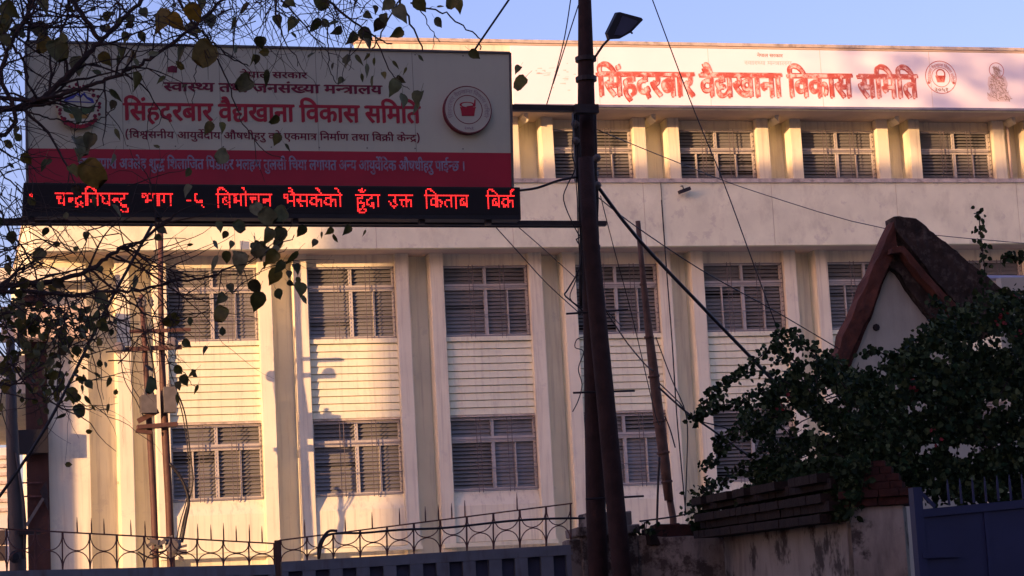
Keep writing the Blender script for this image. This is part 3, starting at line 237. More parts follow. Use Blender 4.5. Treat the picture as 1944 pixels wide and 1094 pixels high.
M['brickdark'] = mat('dark_coping_brick', (.020, .013, .010), .95, .4, 7, .6, 40, stain=(.02, .015, .015), samt=.8, sscale=(3, 3, 3))
M['gable'] = mat('gable_plaster', (.42, .41, .34), .9, .08, 2, .15, 20, stain=(.15, .12, .12), samt=.4)
M['rake'] = mat('rake_render', (.085, .030, .020), .9, .4, 4, .6, 25, stain=(.03, .02, .02), samt=.8, sscale=(4, 4, 1.5))
M['moss'] = mat('mossy_rake', (.030, .021, .018), .95, .5, 5, .9, 18, stain=(.15, .12, .10), samt=.75, sscale=(5, 5, 5))
M['tin'] = mat('tin_sheet', (.20, .20, .26), .45, .15, 4, .05, metal=.4)
M['bark'] = mat('bark', (.045, .032, .030), .9, .3, 20, .6, 60)
M['asphalt'] = mat('asphalt', (.05, .05, .05), .9, .2, 2, .2, 60)
M['kerb'] = mat('kerb_concrete', (.45, .42, .37), .9, .2, 4, .2, 40)
M['far'] = mat('far_building', (.62, .58, .52), .85, .1, 1, .05)
M['farred'] = mat('shade_block_brick', (.30, .20, .15), .9, .2, 2, .1, 20)
M['redpatch'] = mat('pillar_red_render', (.055, .025, .020), .85, .3, 3, .3, 20, stain=(.05, .03, .03), samt=.8, sscale=(5, 5, .4))
M['pipe'] = mat('grey_pipe', (.055, .05, .05), .6, .1, 4, .05)
M['drain'] = mat('drain_pipe', (.55, .44, .33), .6, .1, 4, .05)
M['flower'] = mat('red_bract', (.14, .010, .014), .6, .3, 9, 0)
M['leaf'] = leafmat('olive_leaf', [(.035, .042, .014), (.09, .10, .022), (.16, .13, .025), (.06, .07, .022), (.11, .115, .04), (.05, .04, .02)])
M['leafy'] = leafmat('yellow_leaf', [(.26, .16, .02), (.16, .12, .03), (.22, .13, .02)], trans=.25)
M['leafg'] = leafmat('grey_green_leaf', [(.14, .15, .08), (.17, .17, .09), (.11, .13, .06)], trans=.2)
M['bush'] = leafmat('bougainvillea_leaf', [(.006, .017, .006), (.014, .036, .011), (.006, .016, .006), (.05, .075, .028), (.006, .014, .004), (.09, .13, .06), (.004, .013, .003), (.014, .032, .010), (.005, .012, .004)], rough=.6, trans=.10, spec_=.12)  # palest tone puts lit leaves into the colour
def emis(name, col, st):
    m, t, b = nodes(name); b.inputs['Base Color'].default_value = (0.02, 0, 0, 1); b.inputs['Emission Color'].default_value = (*col, 1); b.inputs['Emission Strength'].default_value = st
    return m
M['led'] = emis('led_red', (1, .022, .022), .75)
# faded red banner print: red paint that has flaked off to the white sheet
m, t, b = nodes('faded_red_print'); N = t.nodes
ge = N.new('ShaderNodeNewGeometry'); n = N.new('ShaderNodeTexNoise'); n.inputs['Scale'].default_value = 3.2; n.inputs['Detail'].default_value = 10; n.inputs['Roughness'].default_value = .72
lnk(t, ge.outputs['Position'], n.inputs['Vector'])
cr = N.new('ShaderNodeValToRGB'); e = cr.color_ramp.elements
e[0].position = .42; e[0].color = (.42, .06, .035, 1); e[1].position = .64; e[1].color = (.80, .40, .32, 1)
lnk(t, n.outputs[0], cr.inputs[0]); lnk(t, cr.outputs[0], b.inputs['Base Color']); b.inputs['Roughness'].default_value = .6
M['faded'] = m
m, t, b = nodes('flaked_letter_core'); N = t.nodes
ge = N.new('ShaderNodeNewGeometry'); n = N.new('ShaderNodeTexNoise'); n.inputs['Scale'].default_value = 5.0; n.inputs['Detail'].default_value = 8; n.inputs['Roughness'].default_value = .7
lnk(t, ge.outputs['Position'], n.inputs['Vector'])
cr = N.new('ShaderNodeValToRGB'); e = cr.color_ramp.elements
e[0].position = .47; e[0].color = (.50, .10, .07, 1); e[1].position = .58; e[1].color = (.86, .62, .55, 1)
lnk(t, n.outputs[0], cr.inputs[0]); lnk(t, cr.outputs[0], b.inputs['Base Color']); b.inputs['Roughness'].default_value = .6
M['core'] = m
m, t, b = nodes('faded_brown_print'); b.inputs['Base Color'].default_value = (.40, .27, .20, 1); M['fadedb'] = m
m, t, b = nodes('faded_pale_print'); b.inputs['Base Color'].default_value = (.74, .62, .58, 1); M['fadedp'] = m

# ------------------------------------------------------------------ helpers
class MB:
    def __init__(s): s.v = []; s.f = []; s.mi = []
    def quadbox(s, P):      # 8 points: bottom 4 ccw, top 4 ccw
        b = len(s.v); s.v += [tuple(p) for p in P]
        s.f += [(b, b+3, b+2, b+1), (b+4, b+5, b+6, b+7), (b, b+1, b+5, b+4), (b+1, b+2, b+6, b+5), (b+2, b+3, b+7, b+6), (b+3, b, b+4, b+7)]
    def box(s, x0, x1, y0, y1, z0, z1):
        s.quadbox([(x0, y0, z0), (x1, y0, z0), (x1, y1, z0), (x0, y1, z0), (x0, y0, z1), (x1, y0, z1), (x1, y1, z1), (x0, y1, z1)]); return s
    def obox(s, c, ax, ay, az):   # centre and three half axes
        c = Vector(c)
        s.quadbox([c-ax-ay-az, c+ax-ay-az, c+ax+ay-az, c-ax+ay-az, c-ax-ay+az, c+ax-ay+az, c+ax+ay+az, c-ax+ay+az]); return s
    def tube(s, pts, r, n=6, cap=True):
        pts = [Vector(p) for p in pts]
        rs = r if isinstance(r, (list, tuple)) else [r]*len(pts)
        b = len(s.v); px = None
        for i, p in enumerate(pts):
            d = (pts[min(i+1, len(pts)-1)] - pts[max(i-1, 0)]).normalized()
            if px is None:
                px = d.cross(Vector((0, 1, 0)) if abs(d.y) < .9 else Vector((1, 0, 0))).normalized()
            px = (px - d*px.dot(d)).normalized(); q = d.cross(px)
            for k in range(n):
                a = 2*math.pi*k/n
                s.v.append(tuple(p + (px*math.cos(a) + q*math.sin(a))*rs[i]))
        for i in range(len(pts)-1):
            for k in range(n):
                k2 = (k+1) % n
                s.f.append((b+i*n+k, b+i*n+k2, b+(i+1)*n+k2, b+(i+1)*n+k))
        if cap:
            s.f.append(tuple(b+k for k in range(n))[::-1]); s.f.append(tuple(b+(len(pts)-1)*n+k for k in range(n)))
        return s
    def bar(s, a, b_, w, h):    # square bar between two points
        a = Vector(a); b_ = Vector(b_); d = (b_-a); L = d.length; d.normalize()
        q = Vector((0, 1, 0)); 
        if abs(d.y) > .9: q = Vector((1, 0, 0))
        u = d.cross(q).normalized(); q = u.cross(d)
        return s.obox((a+b_)/2, d*L/2, q*w/2, u*h/2)
    def prism(s, poly, y0, y1):     # polygon of (x,z) extruded along y
        b = len(s.v); n = len(poly)
        s.v += [(x, y0, z) for x, z in poly] + [(x, y1, z) for x, z in poly]
        s.f.append(tuple(range(b, b+n))); s.f.append(tuple(range(b+n, b+2*n))[::-1])
        for k in range(n):
            k2 = (k+1) % n; s.f.append((b+k, b+n+k, b+n+k2, b+k2))
        return s
    def lathe(s, c, axis, prof, n=14):   # prof: (distance along axis, radius)
        axis = Vector(axis).normalized()
        return s.tube([Vector(c)+axis*a for a, _ in prof], [max(r, .0005) for _, r in prof], n)
    def raw(s, v, f):
        b = len(s.v); s.v += [tuple(p) for p in v]; s.f += [tuple(b+i for i in q) for q in f]
    def mesh(s, name, m, smooth=False):
        me = bpy.data.meshes.new(name); me.from_pydata(s.v, [], s.f); me.validate()
        if m: me.materials.append(m)
        import bmesh
        bm = bmesh.new(); bm.from_mesh(me); bmesh.ops.recalc_face_normals(bm, faces=bm.faces); bm.to_mesh(me); bm.free()
        if smooth:
            me.polygons.foreach_set('use_smooth', [True]*len(me.polygons))
        return me
    def build(s, name, m, parent=None, smooth=False, kind=None, label=None):
        return obj(name, s.mesh(name, m, smooth), parent, kind, label)
def obj(name, me, parent=None, kind=None, label=None):
    o = bpy.data.objects.new(name, me); COL.objects.link(o)
    if parent: o.parent = parent; o.matrix_parent_inverse = Matrix.Translation(parent.location).inverted() if parent.type == 'EMPTY' and parent.get('world', 0) else Matrix()
    if kind: o['kind'] = kind
    if label: o['label'] = label
    return o
def thing(name, loc, label, cat, group=None):
    # an Empty at the thing's base; its parts are modelled in world coordinates
    o = bpy.data.objects.new(name, None); COL.objects.link(o); o.location = loc; o['world'] = 1; o.empty_display_size = .3
    o['label'] = label; o['category'] = cat
    if group: o['group'] = group
    return o
def tag(o, label, cat, group=None):
    o['label'] = label; o['category'] = cat
    if group: o['group'] = group
    return o

# text: glyph outlines -> filled meshes
GC = {}
BOLD = ((0, 0), (1, 0), (-1, 0), (.6, .7), (-.6, -.7))
def glyph(g, bold):
    k = g
    if k in GC: return GC[k]
    cu = bpy.data.curves.new('tmp', 'CURVE'); cu.dimensions = '2D'; cu.fill_mode = 'BOTH'
    for n in GL[g]:
        P = list(zip(n[::2], n[1::2]))
        sp = cu.splines.new('POLY'); sp.points.add(len(P)-1); sp.use_cyclic_u = True
        for i, (x, y) in enumerate(P): sp.points[i].co = (x/1000, y/1000, 0, 1)
    o = bpy.data.objects.new('tmp', cu); COL.objects.link(o)
    me = bpy.data.meshes.new_from_object(o.evaluated_get(bpy.context.evaluated_depsgraph_get()))
    r = ([tuple(v.co) for v in me.vertices], [tuple(p.vertices) for p in me.polygons])
    bpy.data.objects.remove(o); bpy.data.curves.remove(cu); bpy.data.meshes.remove(me)
    GC[k] = r; return r
def text(key, name, m, parent, A, B, h, bold=0., nrm=Vector((0, -1, 0)), lift=.002, label=None, words=None):
    "text key with its baseline from A to B and headline h above it"
    T = TXT[key]; w = T[0]; ex = (B-A)/w; ux = (B-A).normalized()
    uy = nrm.cross(ux); uy = uy if uy.z > 0 else -uy
    ey = uy*(h/640)
    mb = MB()
    for i, (g, x) in enumerate(T[1:]):
        v, f = glyph(g, bold)
        for c, (ox, oy) in enumerate(BOLD if bold else BOLD[:1]):
            mb.raw([A + ex*(x + (p[0]+ox*bold)*1000) + ey*((p[1]+oy*bold)*1000) + nrm*(lift + .0010*(i % 3)+.0002*c) for p in v], f)
    return mb.build(name, m, parent, label=label)
def ringtext(key, name, m, parent, C, R, h, a0, a1, nrm=Vector((0, -1, 0)), lift=.002, flip=1, bold=0.02):
    T = TXT[key]; w = T[0]; mb = MB()
    for i, (g, x) in enumerate(T[1:]):
        v, f = glyph(g, bold)
        P = []
        for p in v:
            u = (x+p[0]*1000)/w; a = rad(a0 + (a1-a0)*u); rr = R + flip*p[1]*1000*h/640
            P.append(C + Vector((math.cos(a)*rr, 0, math.sin(a)*rr)) + nrm*(lift+.0006*(i % 3)))
        mb.raw(P, f)
    return mb.build(name, m, parent)
def disc(C, r, y0, y1, n=40):
    return MB().prism([(C.x+math.cos(2*math.pi*k/n)*r, C.z+math.sin(2*math.pi*k/n)*r) for k in range(n)], y0, y1)
def ring(mb, C, ri, ro, y, n=48, a0=0, a1=360):
    b = len(mb.v)
    full = a1-a0 >= 360
    m_ = n if full else n+1
    for k in range(m_):
        a = rad(a0+(a1-a0)*k/n)
        for r in (ri, ro): mb.v.append((C.x+math.cos(a)*r, y, C.z+math.sin(a)*r))
    for k in range(n):
        k2 = (k+1) % m_
        mb.f.append((b+2*k, b+2*k+1, b+2*k2+1, b+2*k2))
    return mb

# ------------------------------------------------------------------ ground
g = MB(); g.box(-600, 600, -300, 900, -.3, 0); o = g.build('ground', M['asphalt'], kind='structure')
g = MB(); g.box(-60, 60, 26.2, 46.2, .0, .11); o = g.build('courtyard', M['kerb'], kind='structure')
g = MB(); g.box(-60, 60, 23.4, 24.6, .0, .13); o = g.build('pavement', M['kerb'], kind='structure')

# ------------------------------------------------------------------ main building
YW, YF, YR, YL = 46.61, 46.39, 46.84, 45.61     # window plane, fin front, recess back, overhang front
E_ = EYE
X0, BAY, WW = 4.771, 3.0, 1.923
ZM1, ZM0, ZL1, ZL0 = 7.895+E_, 6.31+E_, 4.554+E_, 2.957+E_
ZP0, ZP1 = 8.13+E_, 9.64+E_                      # mid parapet
ZR0, ZR1 = 11.27+E_, 12.76+E_                    # top parapet
XE = 31.0
bld = thing('office_building', (14, YW, 0), 'long cream three storey office building with paired fins, louvred windows and a flat roof', 'building')
wb = MB()
XL = 2.25
# body behind everything (with window holes left open: walls between the windows)
zs = [0, ZL0, ZL1, ZM0, ZM1, ZP0+.1]
cols = [(X0+BAY*i) for i in range(9)]
edges = [XL] + [e for c in cols for e in (c, c+WW)] + [XE]
# recess strips between windows
strips = [(XL, cols[0])] + [(cols[i]+WW, cols[i+1] if i < 8 else XE) for i in range(9)]
for a, b in strips: wb.box(a, b, YR, YR+.3, 0, ZP0+.1)
for i, c in enumerate(cols):
    wb.box(c, c+WW, YW-.06, YW+.4, ZM1, ZP0+.12)          # lintel wall over the mid window
    wb.box(c, c+WW, YW+.0, YW+.4, ZL1, ZM0)
    wb.box(c, c+WW, YW+.02, YW+.4, 0, ZL0-.28)
wb.box(XL, XE, YR+3, YR+3.2, 0, ZP0)
wb.box(XL, XL+.25, YR+.3, 60, 0, ZP0); wb.box(XE, XE+.25, YW, 60, 0, ZR0)
wb.build('wall', M['plaster'], bld)
sb = MB()
for i, c in enumerate(cols):     # sloping sill block and the plain apron under the ground floor windows
    sb = MB()
    sb.quadbox([(c, YW-.16, ZL0-.32), (c+WW, YW-.16, ZL0-.32), (c+WW, YW+.02, ZL0-.32), (c, YW+.02, ZL0-.32),
                (c, YW-.03, ZL0-.01), (c+WW, YW-.03, ZL0-.01), (c+WW, YW+.05, ZL0-.01), (c, YW+.05, ZL0-.01)])
    sb.box(c, c+WW, YW-.158, YW+.02, 1.86+E_, ZL0-.32)
    sb.build('apron_panel', M['plaster'], bld)
# fins in pairs
fin_me = {}
def fin(x0, x1, z0, z1, yf, yb):
    k = (round(x1-x0, 3), z0, z1, yf)
    if k not in fin_me:
        mb = MB(); w = x1-x0; c = .012
        mb.prism([(0, z0), (w, z0), (w, z1), (0, z1)], yf+c, yb)
        mb.box(c, w-c, yf, yf+c, z0, z1)
        fin_me[k] = mb.mesh('fin', M['plaster'])
    o = obj('fin', fin_me[k], bld); o.location = (x0, 0, 0)
for i in range(-1, 9):
    c = X0+BAY*i
    fin(c+WW+.003, c+WW+.30, 0, ZP0+.05, YF, YR)
    if i < 8: fin(c+BAY-.30, c+BAY-.003, 0, ZP0+.05, YF, YR)
# left end
lw = MB(); lw.box(XL, XL+.85, YF+.08, YR, 0, ZP0+.05); lw.build('corner_wall', M['plaster'], bld)
# plinth ledge
for i in range(0, 9):
    c = X0+BAY*i
    MB().box(c-.30, c+WW+.30, YF-.17, YF+.0, 1.75+E_, 1.84+E_).build('plinth_ledge', M['plaster2'], bld)
# siding boards
nb = 10; zb1 = ZM0-.10; zb0 = ZL1+.05; bh = (zb1-zb0)/nb
mb = MB(); mb.quadbox([(0, YW-.115, 0), (WW, YW-.115, 0), (WW, YW, 0), (0, YW, 0), (0, YW-.085, bh-.014), (WW, YW-.085, bh-.014), (WW, YW, bh-.014), (0, YW, bh-.014)])
bm_me = mb.mesh('siding_board', M['siding'])
for c in cols:
    for k in range(nb):
        o = obj('siding_board', bm_me, bld); o.location = (c, random.uniform(-.003, .003), zb0+k*bh)
    MB().box(c-.0, c+WW, YW-.15, YW+.02, ZM0-.095, ZM0-.002).build('window_sill', M['siding'], bld)
    MB().box(c-.0, c+WW, YW-.10, YW+.02, ZL1+.002, ZL1+.045).build('lintel', M['coping'], bld)
# mid overhang
for k in range(-1, 10):
    xa = 3.12+3.02*k - (0 if k >= 0 else -1.9); xa = max(xa, 2.0); xb = min(3.12+3.02*(k+1)-.012, XE)
    if xb <= xa: continue
    MB().box(xa, xb, YL, YL+.16, ZP0, ZP1-.09).build('parapet_panel', M['plaster2'], bld)
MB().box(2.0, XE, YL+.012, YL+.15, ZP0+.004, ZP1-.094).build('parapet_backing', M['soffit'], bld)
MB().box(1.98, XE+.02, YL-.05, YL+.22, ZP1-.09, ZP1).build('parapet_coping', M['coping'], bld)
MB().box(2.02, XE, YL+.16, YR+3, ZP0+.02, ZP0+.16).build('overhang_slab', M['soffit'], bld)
MB().box(1.99, 2.18, YL+.16, 59, ZP0+.0, ZP1-.09).build('side_parapet', M['plaster2'], bld)
MB().box(1.96, 2.2, YL+.22, 59, ZP1-.09, ZP1).build('side_coping', M['coping'], bld)
# stepped canopies on the left flank
MB().box(1.2, 3.05, 45.9, 46.45, 7.55+E_, 7.83+E_).build('canopy_beam', M['plaster'], bld)
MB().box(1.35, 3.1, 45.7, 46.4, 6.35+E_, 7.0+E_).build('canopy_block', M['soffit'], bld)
MB().box(1.1, 2.24, 46.5, 58, 5.3+E_, 6.1+E_).build('side_block', M['plaster'], bld)
# drain pipe between the left fins
mb = MB(); xd = at(228, 800, YR-.08).x
mb.tube([(xd, YR-.07, .2), (xd, YR-.07, ZP0)], .05, 8); mb.tube([(xd+.14, YR-.05, .2), (xd+.14, YR-.05, ZP0)], .03, 8)
for z in (3.2, 5.0, 6.8, 8.6): mb.box(xd-.09, xd+.2, YR-.13, YR, z, z+.04)
mb.build('drain_pipe', M['drain'], bld, smooth=False)
mb = MB(); xd = at(1258, 400, YL-.04).x
mb.tube([(xd, YL-.03, ZP0), (xd, YL-.03, ZP1-.1)], .008, 6); mb.build('conduit', M['steel'], bld)

# windows: two leaves under two top lights, louvres, grille
HW = ZM1-ZM0
def make_window(W_, H_, seed, tilt_=None):
    R_ = random.Random(seed)
    fr = MB(); y0, y1 = -.03, .04; t = .045; zt = H_*.66
    fr.box(0, W_, y0, y1, 0, .06); fr.box(0, W_, y0, y1, H_-.05, H_); fr.box(0, t, y0, y1, .06, H_-.05); fr.box(W_-t, W_, y0, y1, .06, H_-.05)
    fr.box(t, W_-t, y0-.01, y1, zt-.0, zt+.13)
    fr.box(t, W_-t, y0-.022, y0-.01, zt+.05, zt+.075)
    xm = W_*.5; fr.box(xm-.035, xm+.035, y0-.004, y1, .06, zt); fr.box(xm-.03, xm+.03, y0-.004, y1, zt+.13, H_-.05)
    xq = W_*.76
    fr.box(xq-.014, xq+.014, y0+.005, y1, .06, zt)
    if seed % 2: fr.box(W_*.24-.014, W_*.24+.014, y0+.005, y1, .06, zt)
    parts = [('frame', fr.mesh('frame', M['frame']), None)]
    # louvre panes: one mesh per pane
    for (xa, xb, za, zb) in ((t, xm-.035, .06, zt), (xm+.035, W_-t, .06, zt), (t, xm-.03, zt+.13, H_-.05), (xm+.03, W_-t, zt+.13, H_-.05)):
        mb = MB(); n = max(3, int(round((zb-za)/.080))); p = (zb-za)/n; tl = rad(R_.choice([19, 24, 28, 33, 40]))
        for k in range(n):
            zc = za+(k+.5)*p; a = tl+R_.uniform(-.07, .07)+(.5 if R_.random() < .04 else 0)
            dy = math.sin(a)*p*.62; dz = math.cos(a)*p*.56
            mb.quadbox([(xa, -.0-dy+.03, zc-dz), (xb, -dy+.03, zc-dz), (xb, -dy+.036, zc-dz), (xa, -dy+.036, zc-dz), (xa, dy+.03, zc+dz), (xb, dy+.03, zc+dz), (xb, dy+.036, zc+dz), (xa, dy+.036, zc+dz)])
        parts.append(('louvre_pane', mb.mesh('louvre_pane', M['louvre']), 'stuff'))
        # bright aluminium clip strip on the inner edge
    mb = MB()
    n = int(H_/.088)
    for k in range(n):
        z = .08+k*.088
        if zt-.02 < z < zt+.13 or z > H_-.08: continue
        for x in (xm-.045, W_-t-.012): mb.box(x, x+.022, -.045, .0, z, z+.04)
    parts.append(('louvre_clip', mb.mesh('louvre_clip', M['frame']), 'stuff'))
    mb = MB(); yg = -.13; r = .007
    for z in (.02, .30*H_, zt+.065, H_-.03): mb.box(.01, W_-.01, yg-r, yg+r, z-r, z+r)
    for x in (W_*.30, W_*.345, W_*.66, W_*.71): mb.box(x-r, x+r, yg-.02, yg-.006, -.04, H_)
    for k in range(15):
        z = .04+k*(H_-.08)/14
        mb.box(W_-.03, W_-.018, yg, -.02, z-.006, z+.006); mb.box(.012, .02, yg, -.02, z-.005, z+.005)
    mb.box(W_-.032, W_-.016, yg-.006, yg+.006, 0, H_)
    parts.append(('security_grille', mb.mesh('security_grille', M['grille']), None))
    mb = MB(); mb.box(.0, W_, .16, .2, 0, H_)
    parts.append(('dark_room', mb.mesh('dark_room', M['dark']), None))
    if seed % 3:
        mb = MB(); x_a, x_b = ((.05, W_*.55), (W_*.42, W_-.04))[seed % 2]; nf = 14
        for k in range(nf): mb.box(x_a+(x_b-x_a)*k/nf, x_a+(x_b-x_a)*(k+1)/nf-.004, .10+.02*(k % 2), .13+.02*(k % 2), .05, H_-.05)
        parts.append(('curtain', mb.mesh('curtain', M['curtain'] if seed % 2 else M['curtain2']), None))
    return parts
def place_window(parts, x, y, z, sill=None):
    w = bpy.data.objects.new('window', parts[0][1]); COL.objects.link(w); w.parent = bld
    w.matrix_parent_inverse = Matrix.Translation(bld.location).inverted(); w.location = (x, y, z)
    for nm, me, kd in parts[1:]:
        o = bpy.data.objects.new(nm, me); COL.objects.link(o); o.parent = w
        if kd: o['kind'] = kd
winA = [make_window(WW, HW, s) for s in range(7)]
for i, c in enumerate(cols):
    place_window(winA[(i*2) % 7], c, YW, ZM0)
    place_window(winA[(i*3+1) % 7], c, YW, ZL0)
# top storey
YT = 46.9; TB = 2.96*YT/YW; TX0 = 13.52; TW = 1.86
ZT1, ZT0 = 10.98*YT/YW+E_, 9.42+E_
wt = MB(); tcols = [TX0+TB*i for i in range(-3, 6)]
wt.box(4.3, 4.5, YT, 60, ZP0+.1, ZR0)
for i, c in enumerate(tcols):
    wt.box(c, c+TW, YT-.02, YT+.3, ZT1, ZR0); wt.box(c, c+TW, YT-.02, YT+.3, ZP0+.16, ZT0)
    wt.box(c+TW, c+TB if i < 8 else XE, YT+.25, YT+.5, ZP0+.16, ZR0)
wt.build('terrace_wall', M['plaster'], bld)
winT = [make_window(TW, ZT1-ZT0, s+10) for s in range(3)]
for i, c in enumerate(tcols):
    place_window(winT[i % 3], c, YT, ZT0)
    fin(c+TW+.01, c+TW+.31, ZP0+.16, ZR0+.02, YT-.25, YT+.25)
    if i < 8: fin(c+TB-.29, c+TB-.01, ZP0+.16, ZR0+.02, YT-.25, YT+.25)
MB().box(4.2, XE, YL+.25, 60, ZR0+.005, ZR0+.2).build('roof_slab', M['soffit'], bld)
xr0 = 8.9
MB().box(xr0, XE, YL+.03, YL+.25, ZR0, ZR1-.11).build('roof_parapet', M['plaster'], bld)
MB().box(xr0-.05, XE, YL-.04, YL+.3, ZR1-.07, ZR1).build('roof_coping', M['coping'], bld)
MB().box(xr0-.02, XE, YL+.0, YL+.26, ZR1-.11, ZR1-.07).build('coping_joint', M['soffit'], bld)
for x in [TX0+TB*i+TW+.35 for i in range(-1, 5)]:
    MB().prism([(x, ZR0+.005), (x+.10, ZR0+.005), (x+.10, ZR0-.16), (x, ZR0-.05)], YL+.7, YT+.2).build('roof_bracket', M['plaster'], bld)
xd = at(1915, 300, YT-.1).x
MB().tube([(xd, YT-.15, ZP0+.2), (xd, YT-.15, ZR0)], .045, 8).build('rain_pipe', M['soffit'], bld)

p = at(1296, 362, YL-.1); fx = thing('wall_light', (p.x, YL-.1, p.z), 'small dark light fitting on the parapet under the first window right of the pole', 'light')
mb = MB(); mb.tube([(p.x, YL, p.z+.12), (p.x, YL-.12, p.z+.10), (p.x, YL-.16, p.z+.02)], .012, 6); mb.build('bracket', M['steel'], fx)
mb = MB(); mb.obox(p+Vector((.02, -.06, -.01)), Vector((.13, 0, .045)), Vector((0, .06, 0)), Vector((-.012, 0, .035))); mb.build('shade', M['steel'], fx)

# ------------------------------------------------------------------ roof banner
YB = YL-.02
ban = thing('roof_banner', (18.7, YB, ZR0), 'long weathered white banner board along the roof edge with faded red lettering', 'banner')
xb0, xb1 = at(972, 150, YB).x, 29.5
z0b, z1b = ZR0-.02, ZR1-.14
MB().box(xb0, xb1, YB-.03, YB+.04, z0b+.05, z1b).build('sheet', M['banner'], ban)
MB().box(xb0, xb1, YB-.055, YB+.04, z0b, z0b+.05).build('bottom_rail', M['tin'], ban)
for x in (14.3, 16.9, 19.6, 22.3): MB().box(x, x+.006, YB-.0335, YB-.03, z0b+.05, z1b).build('sheet_seam', M['soffit'], ban)
YS = YB-.03
A, B = at(1136, 182, YS), at(1743, 186, YS)
text('a3', 'headline_lettering', M['faded'], ban, A, B, (at(1136, 137, YS)-A).z, .058, lift=.004, label='large faded red headline lettering')
text('a3', 'faded_letter_cores', M['core'], ban, A, B, (at(1136, 137, YS)-A).z, .012, lift=.009)
A, B = at(1437, 108, YS), at(1486, 109, YS); text('a1', 'small_lettering', M['fadedb'], ban, A, B, .07, .02, lift=.004)
A, B = at(1413, 123, YS), at(1503, 124, YS); text('b2', 'small_lettering', M['fadedp'], ban, A, B, .09, .02, lift=.004)
C = at(1786, 147, YS); C.y = 0
mb = MB(); ring(mb, C, .375, .392, YS-.004); ring(mb, C, .22, .235, YS-.004); 
mb.build('round_emblem', M['faded'], ban)
ringtext('a3', 'ring_lettering', M['faded'], ban, Vector((C.x, YS, C.z)), .255, .07, 205, -25, lift=.005, bold=.03)
text('yr', 'year_lettering', M['fadedb'], ban, Vector((C.x-.19, YS, C.z-.34)), Vector((C.x+.17, YS, C.z-.34)), .09, .03, lift=.005)
mb = MB()
mb.prism([(C.x-.10, C.z-.12), (C.x+.08, C.z-.12), (C.x+.12, C.z+.04), (C.x-.14, C.z+.04)], YS-.005, YS-.003)
mb.build('mortar_mark', M['faded'], ban)
mb = MB(); ring(mb, Vector((C.x, 0, C.z+.08)), .09, .12, YS-.0045, 24); mb.build('mortar_rim_mark', M['faded'], ban)
for s_ in (-1, 1): MB().prism([(C.x+s_*.31+math.cos(k)*.035, C.z-.13+math.sin(k)*.035) for k in [j*.785 for j in range(8)]], YS-.005, YS-.003).build('emblem_dot', M['faded'], ban)
# faded seated figure in print lines, plain
C = at(1893, 150, YS)
mb = MB(); mb.prism([(C.x+a*.01, C.z+b_*.01) for a, b_ in ((-7, 12), (-22, 4), (-26, -14), (-20, -30), (-30, -46), (-24, -54), (26, -54), (32, -44), (20, -28), (26, -12), (21, 5), (7, 12), (8, 24), (0, 30), (-8, 24))], YS-.003, YS-.001)
mb.build('faded_robe', M['fadedp'], ban)
C = at(1893, 150, YS)
mb = MB(); ring(mb, Vector((C.x, 0, C.z+.20)), .175, .19, YS-.004)
mb.build('faded_halo', M['faded'], ban)
mb = MB(); rr = random.Random(3)
for k in range(190):
    t_ = k/190; wd = .05+.30*t_ if t_ > .22 else .08
    x = C.x+rr.uniform(-wd, wd); z = C.z+.27-.78*t_
    a = rr.uniform(0, 3.14); l = rr.uniform(.02, .06); dx, dz = math.cos(a)*l, math.sin(a)*l
    mb.raw([(x-dx, YS-.004, z-dz), (x+dx, YS-.004, z+dz), (x+dx+.012, YS-.004-.0003*k/190, z+dz+.012), (x-dx+.012, YS-.004-.0003*k/190, z-dz+.012)], [(0, 1, 2, 3)])
mb.build('faded_figure', M['fadedb'], ban)
# faint mark at the left end
mb = MB(); C = at(1050, 145, YS)
for k in range(26):
    x = C.x+rr.uniform(-.4, .5); z = C.z+rr.gauss(0, .14); l = rr.uniform(.03, .14)
    mb.raw([(x, YS-.004, z), (x+l, YS-.004, z+rr.uniform(-.02, .03)), (x+l, YS-.004, z+.02), (x, YS-.004, z+.012)], [(0, 1, 2, 3)])
mb.build('faded_mark', M['fadedp'], ban, kind='stuff')

# ------------------------------------------------------------------ signboard in front
YG = 23.5
def brd(px, py, dy=0.): return at(px, py, YG-dy)
sg = thing('signboard', at(508, 420, YG), 'big grey-white and red signboard with round emblems and rows of red lettering', 'signboard')
TL, TR, BL, BR = brd(49, 79), brd(968, 101), brd(52, 347), brd(973, 356)
def sheet(a, b, c, d, y0, y1):   # corners TL TR BR BL
    m_ = MB(); P = [d, c, b, a]
    m_.v = [(p.x, y0, p.z) for p in P]+[(p.x, y1, p.z) for p in P]
    m_.f = [(0, 1, 2, 3), (7, 6, 5, 4), (0, 4, 5, 1), (1, 5, 6, 2), (2, 6, 7, 3), (3, 7, 4, 0)]
    return m_
sheet(TL, TR, BR, BL, YG, YG+.10).build('panel', M['board'], sg)
RL, RR = brd(51, 282), brd(971, 291)
sheet(RL, RR, BR, BL, YG-.006, YG).build('red_band', M['boardred'], sg)
mb = MB()
for a, b in ((TL, TR), (TL, BL), (TR, BR)): mb.bar(Vector((a.x, YG+.04, a.z)), Vector((b.x, YG+.04, b.z)), .12, .025)
mb.build('frame_edge', M['greypaint'], sg)
def line(key, l, r, hl, bold, m_, nm, lab=None, lift=.003):
    A, B = brd(*l), brd(*r); H = (brd(l[0], hl)-A).z
    text(key, nm, m_, sg, A, B, H, bold, lift=lift, label=lab)
line('a1', (456, 147.5), (583, 149.5), 136, .028, M['ink2'], 'small_lettering')
line('a2', (311, 173), (725, 179), 156.5, .036, M['ink2'], 'ministry_lettering')
line('a3', (235, 228), (798, 234), 195, .034, M['ink'], 'headline_lettering', 'large red headline lettering')
line('a4', (237, 262), (798, 269), 249, .022, M['ink2'], 'bracketed_lettering')
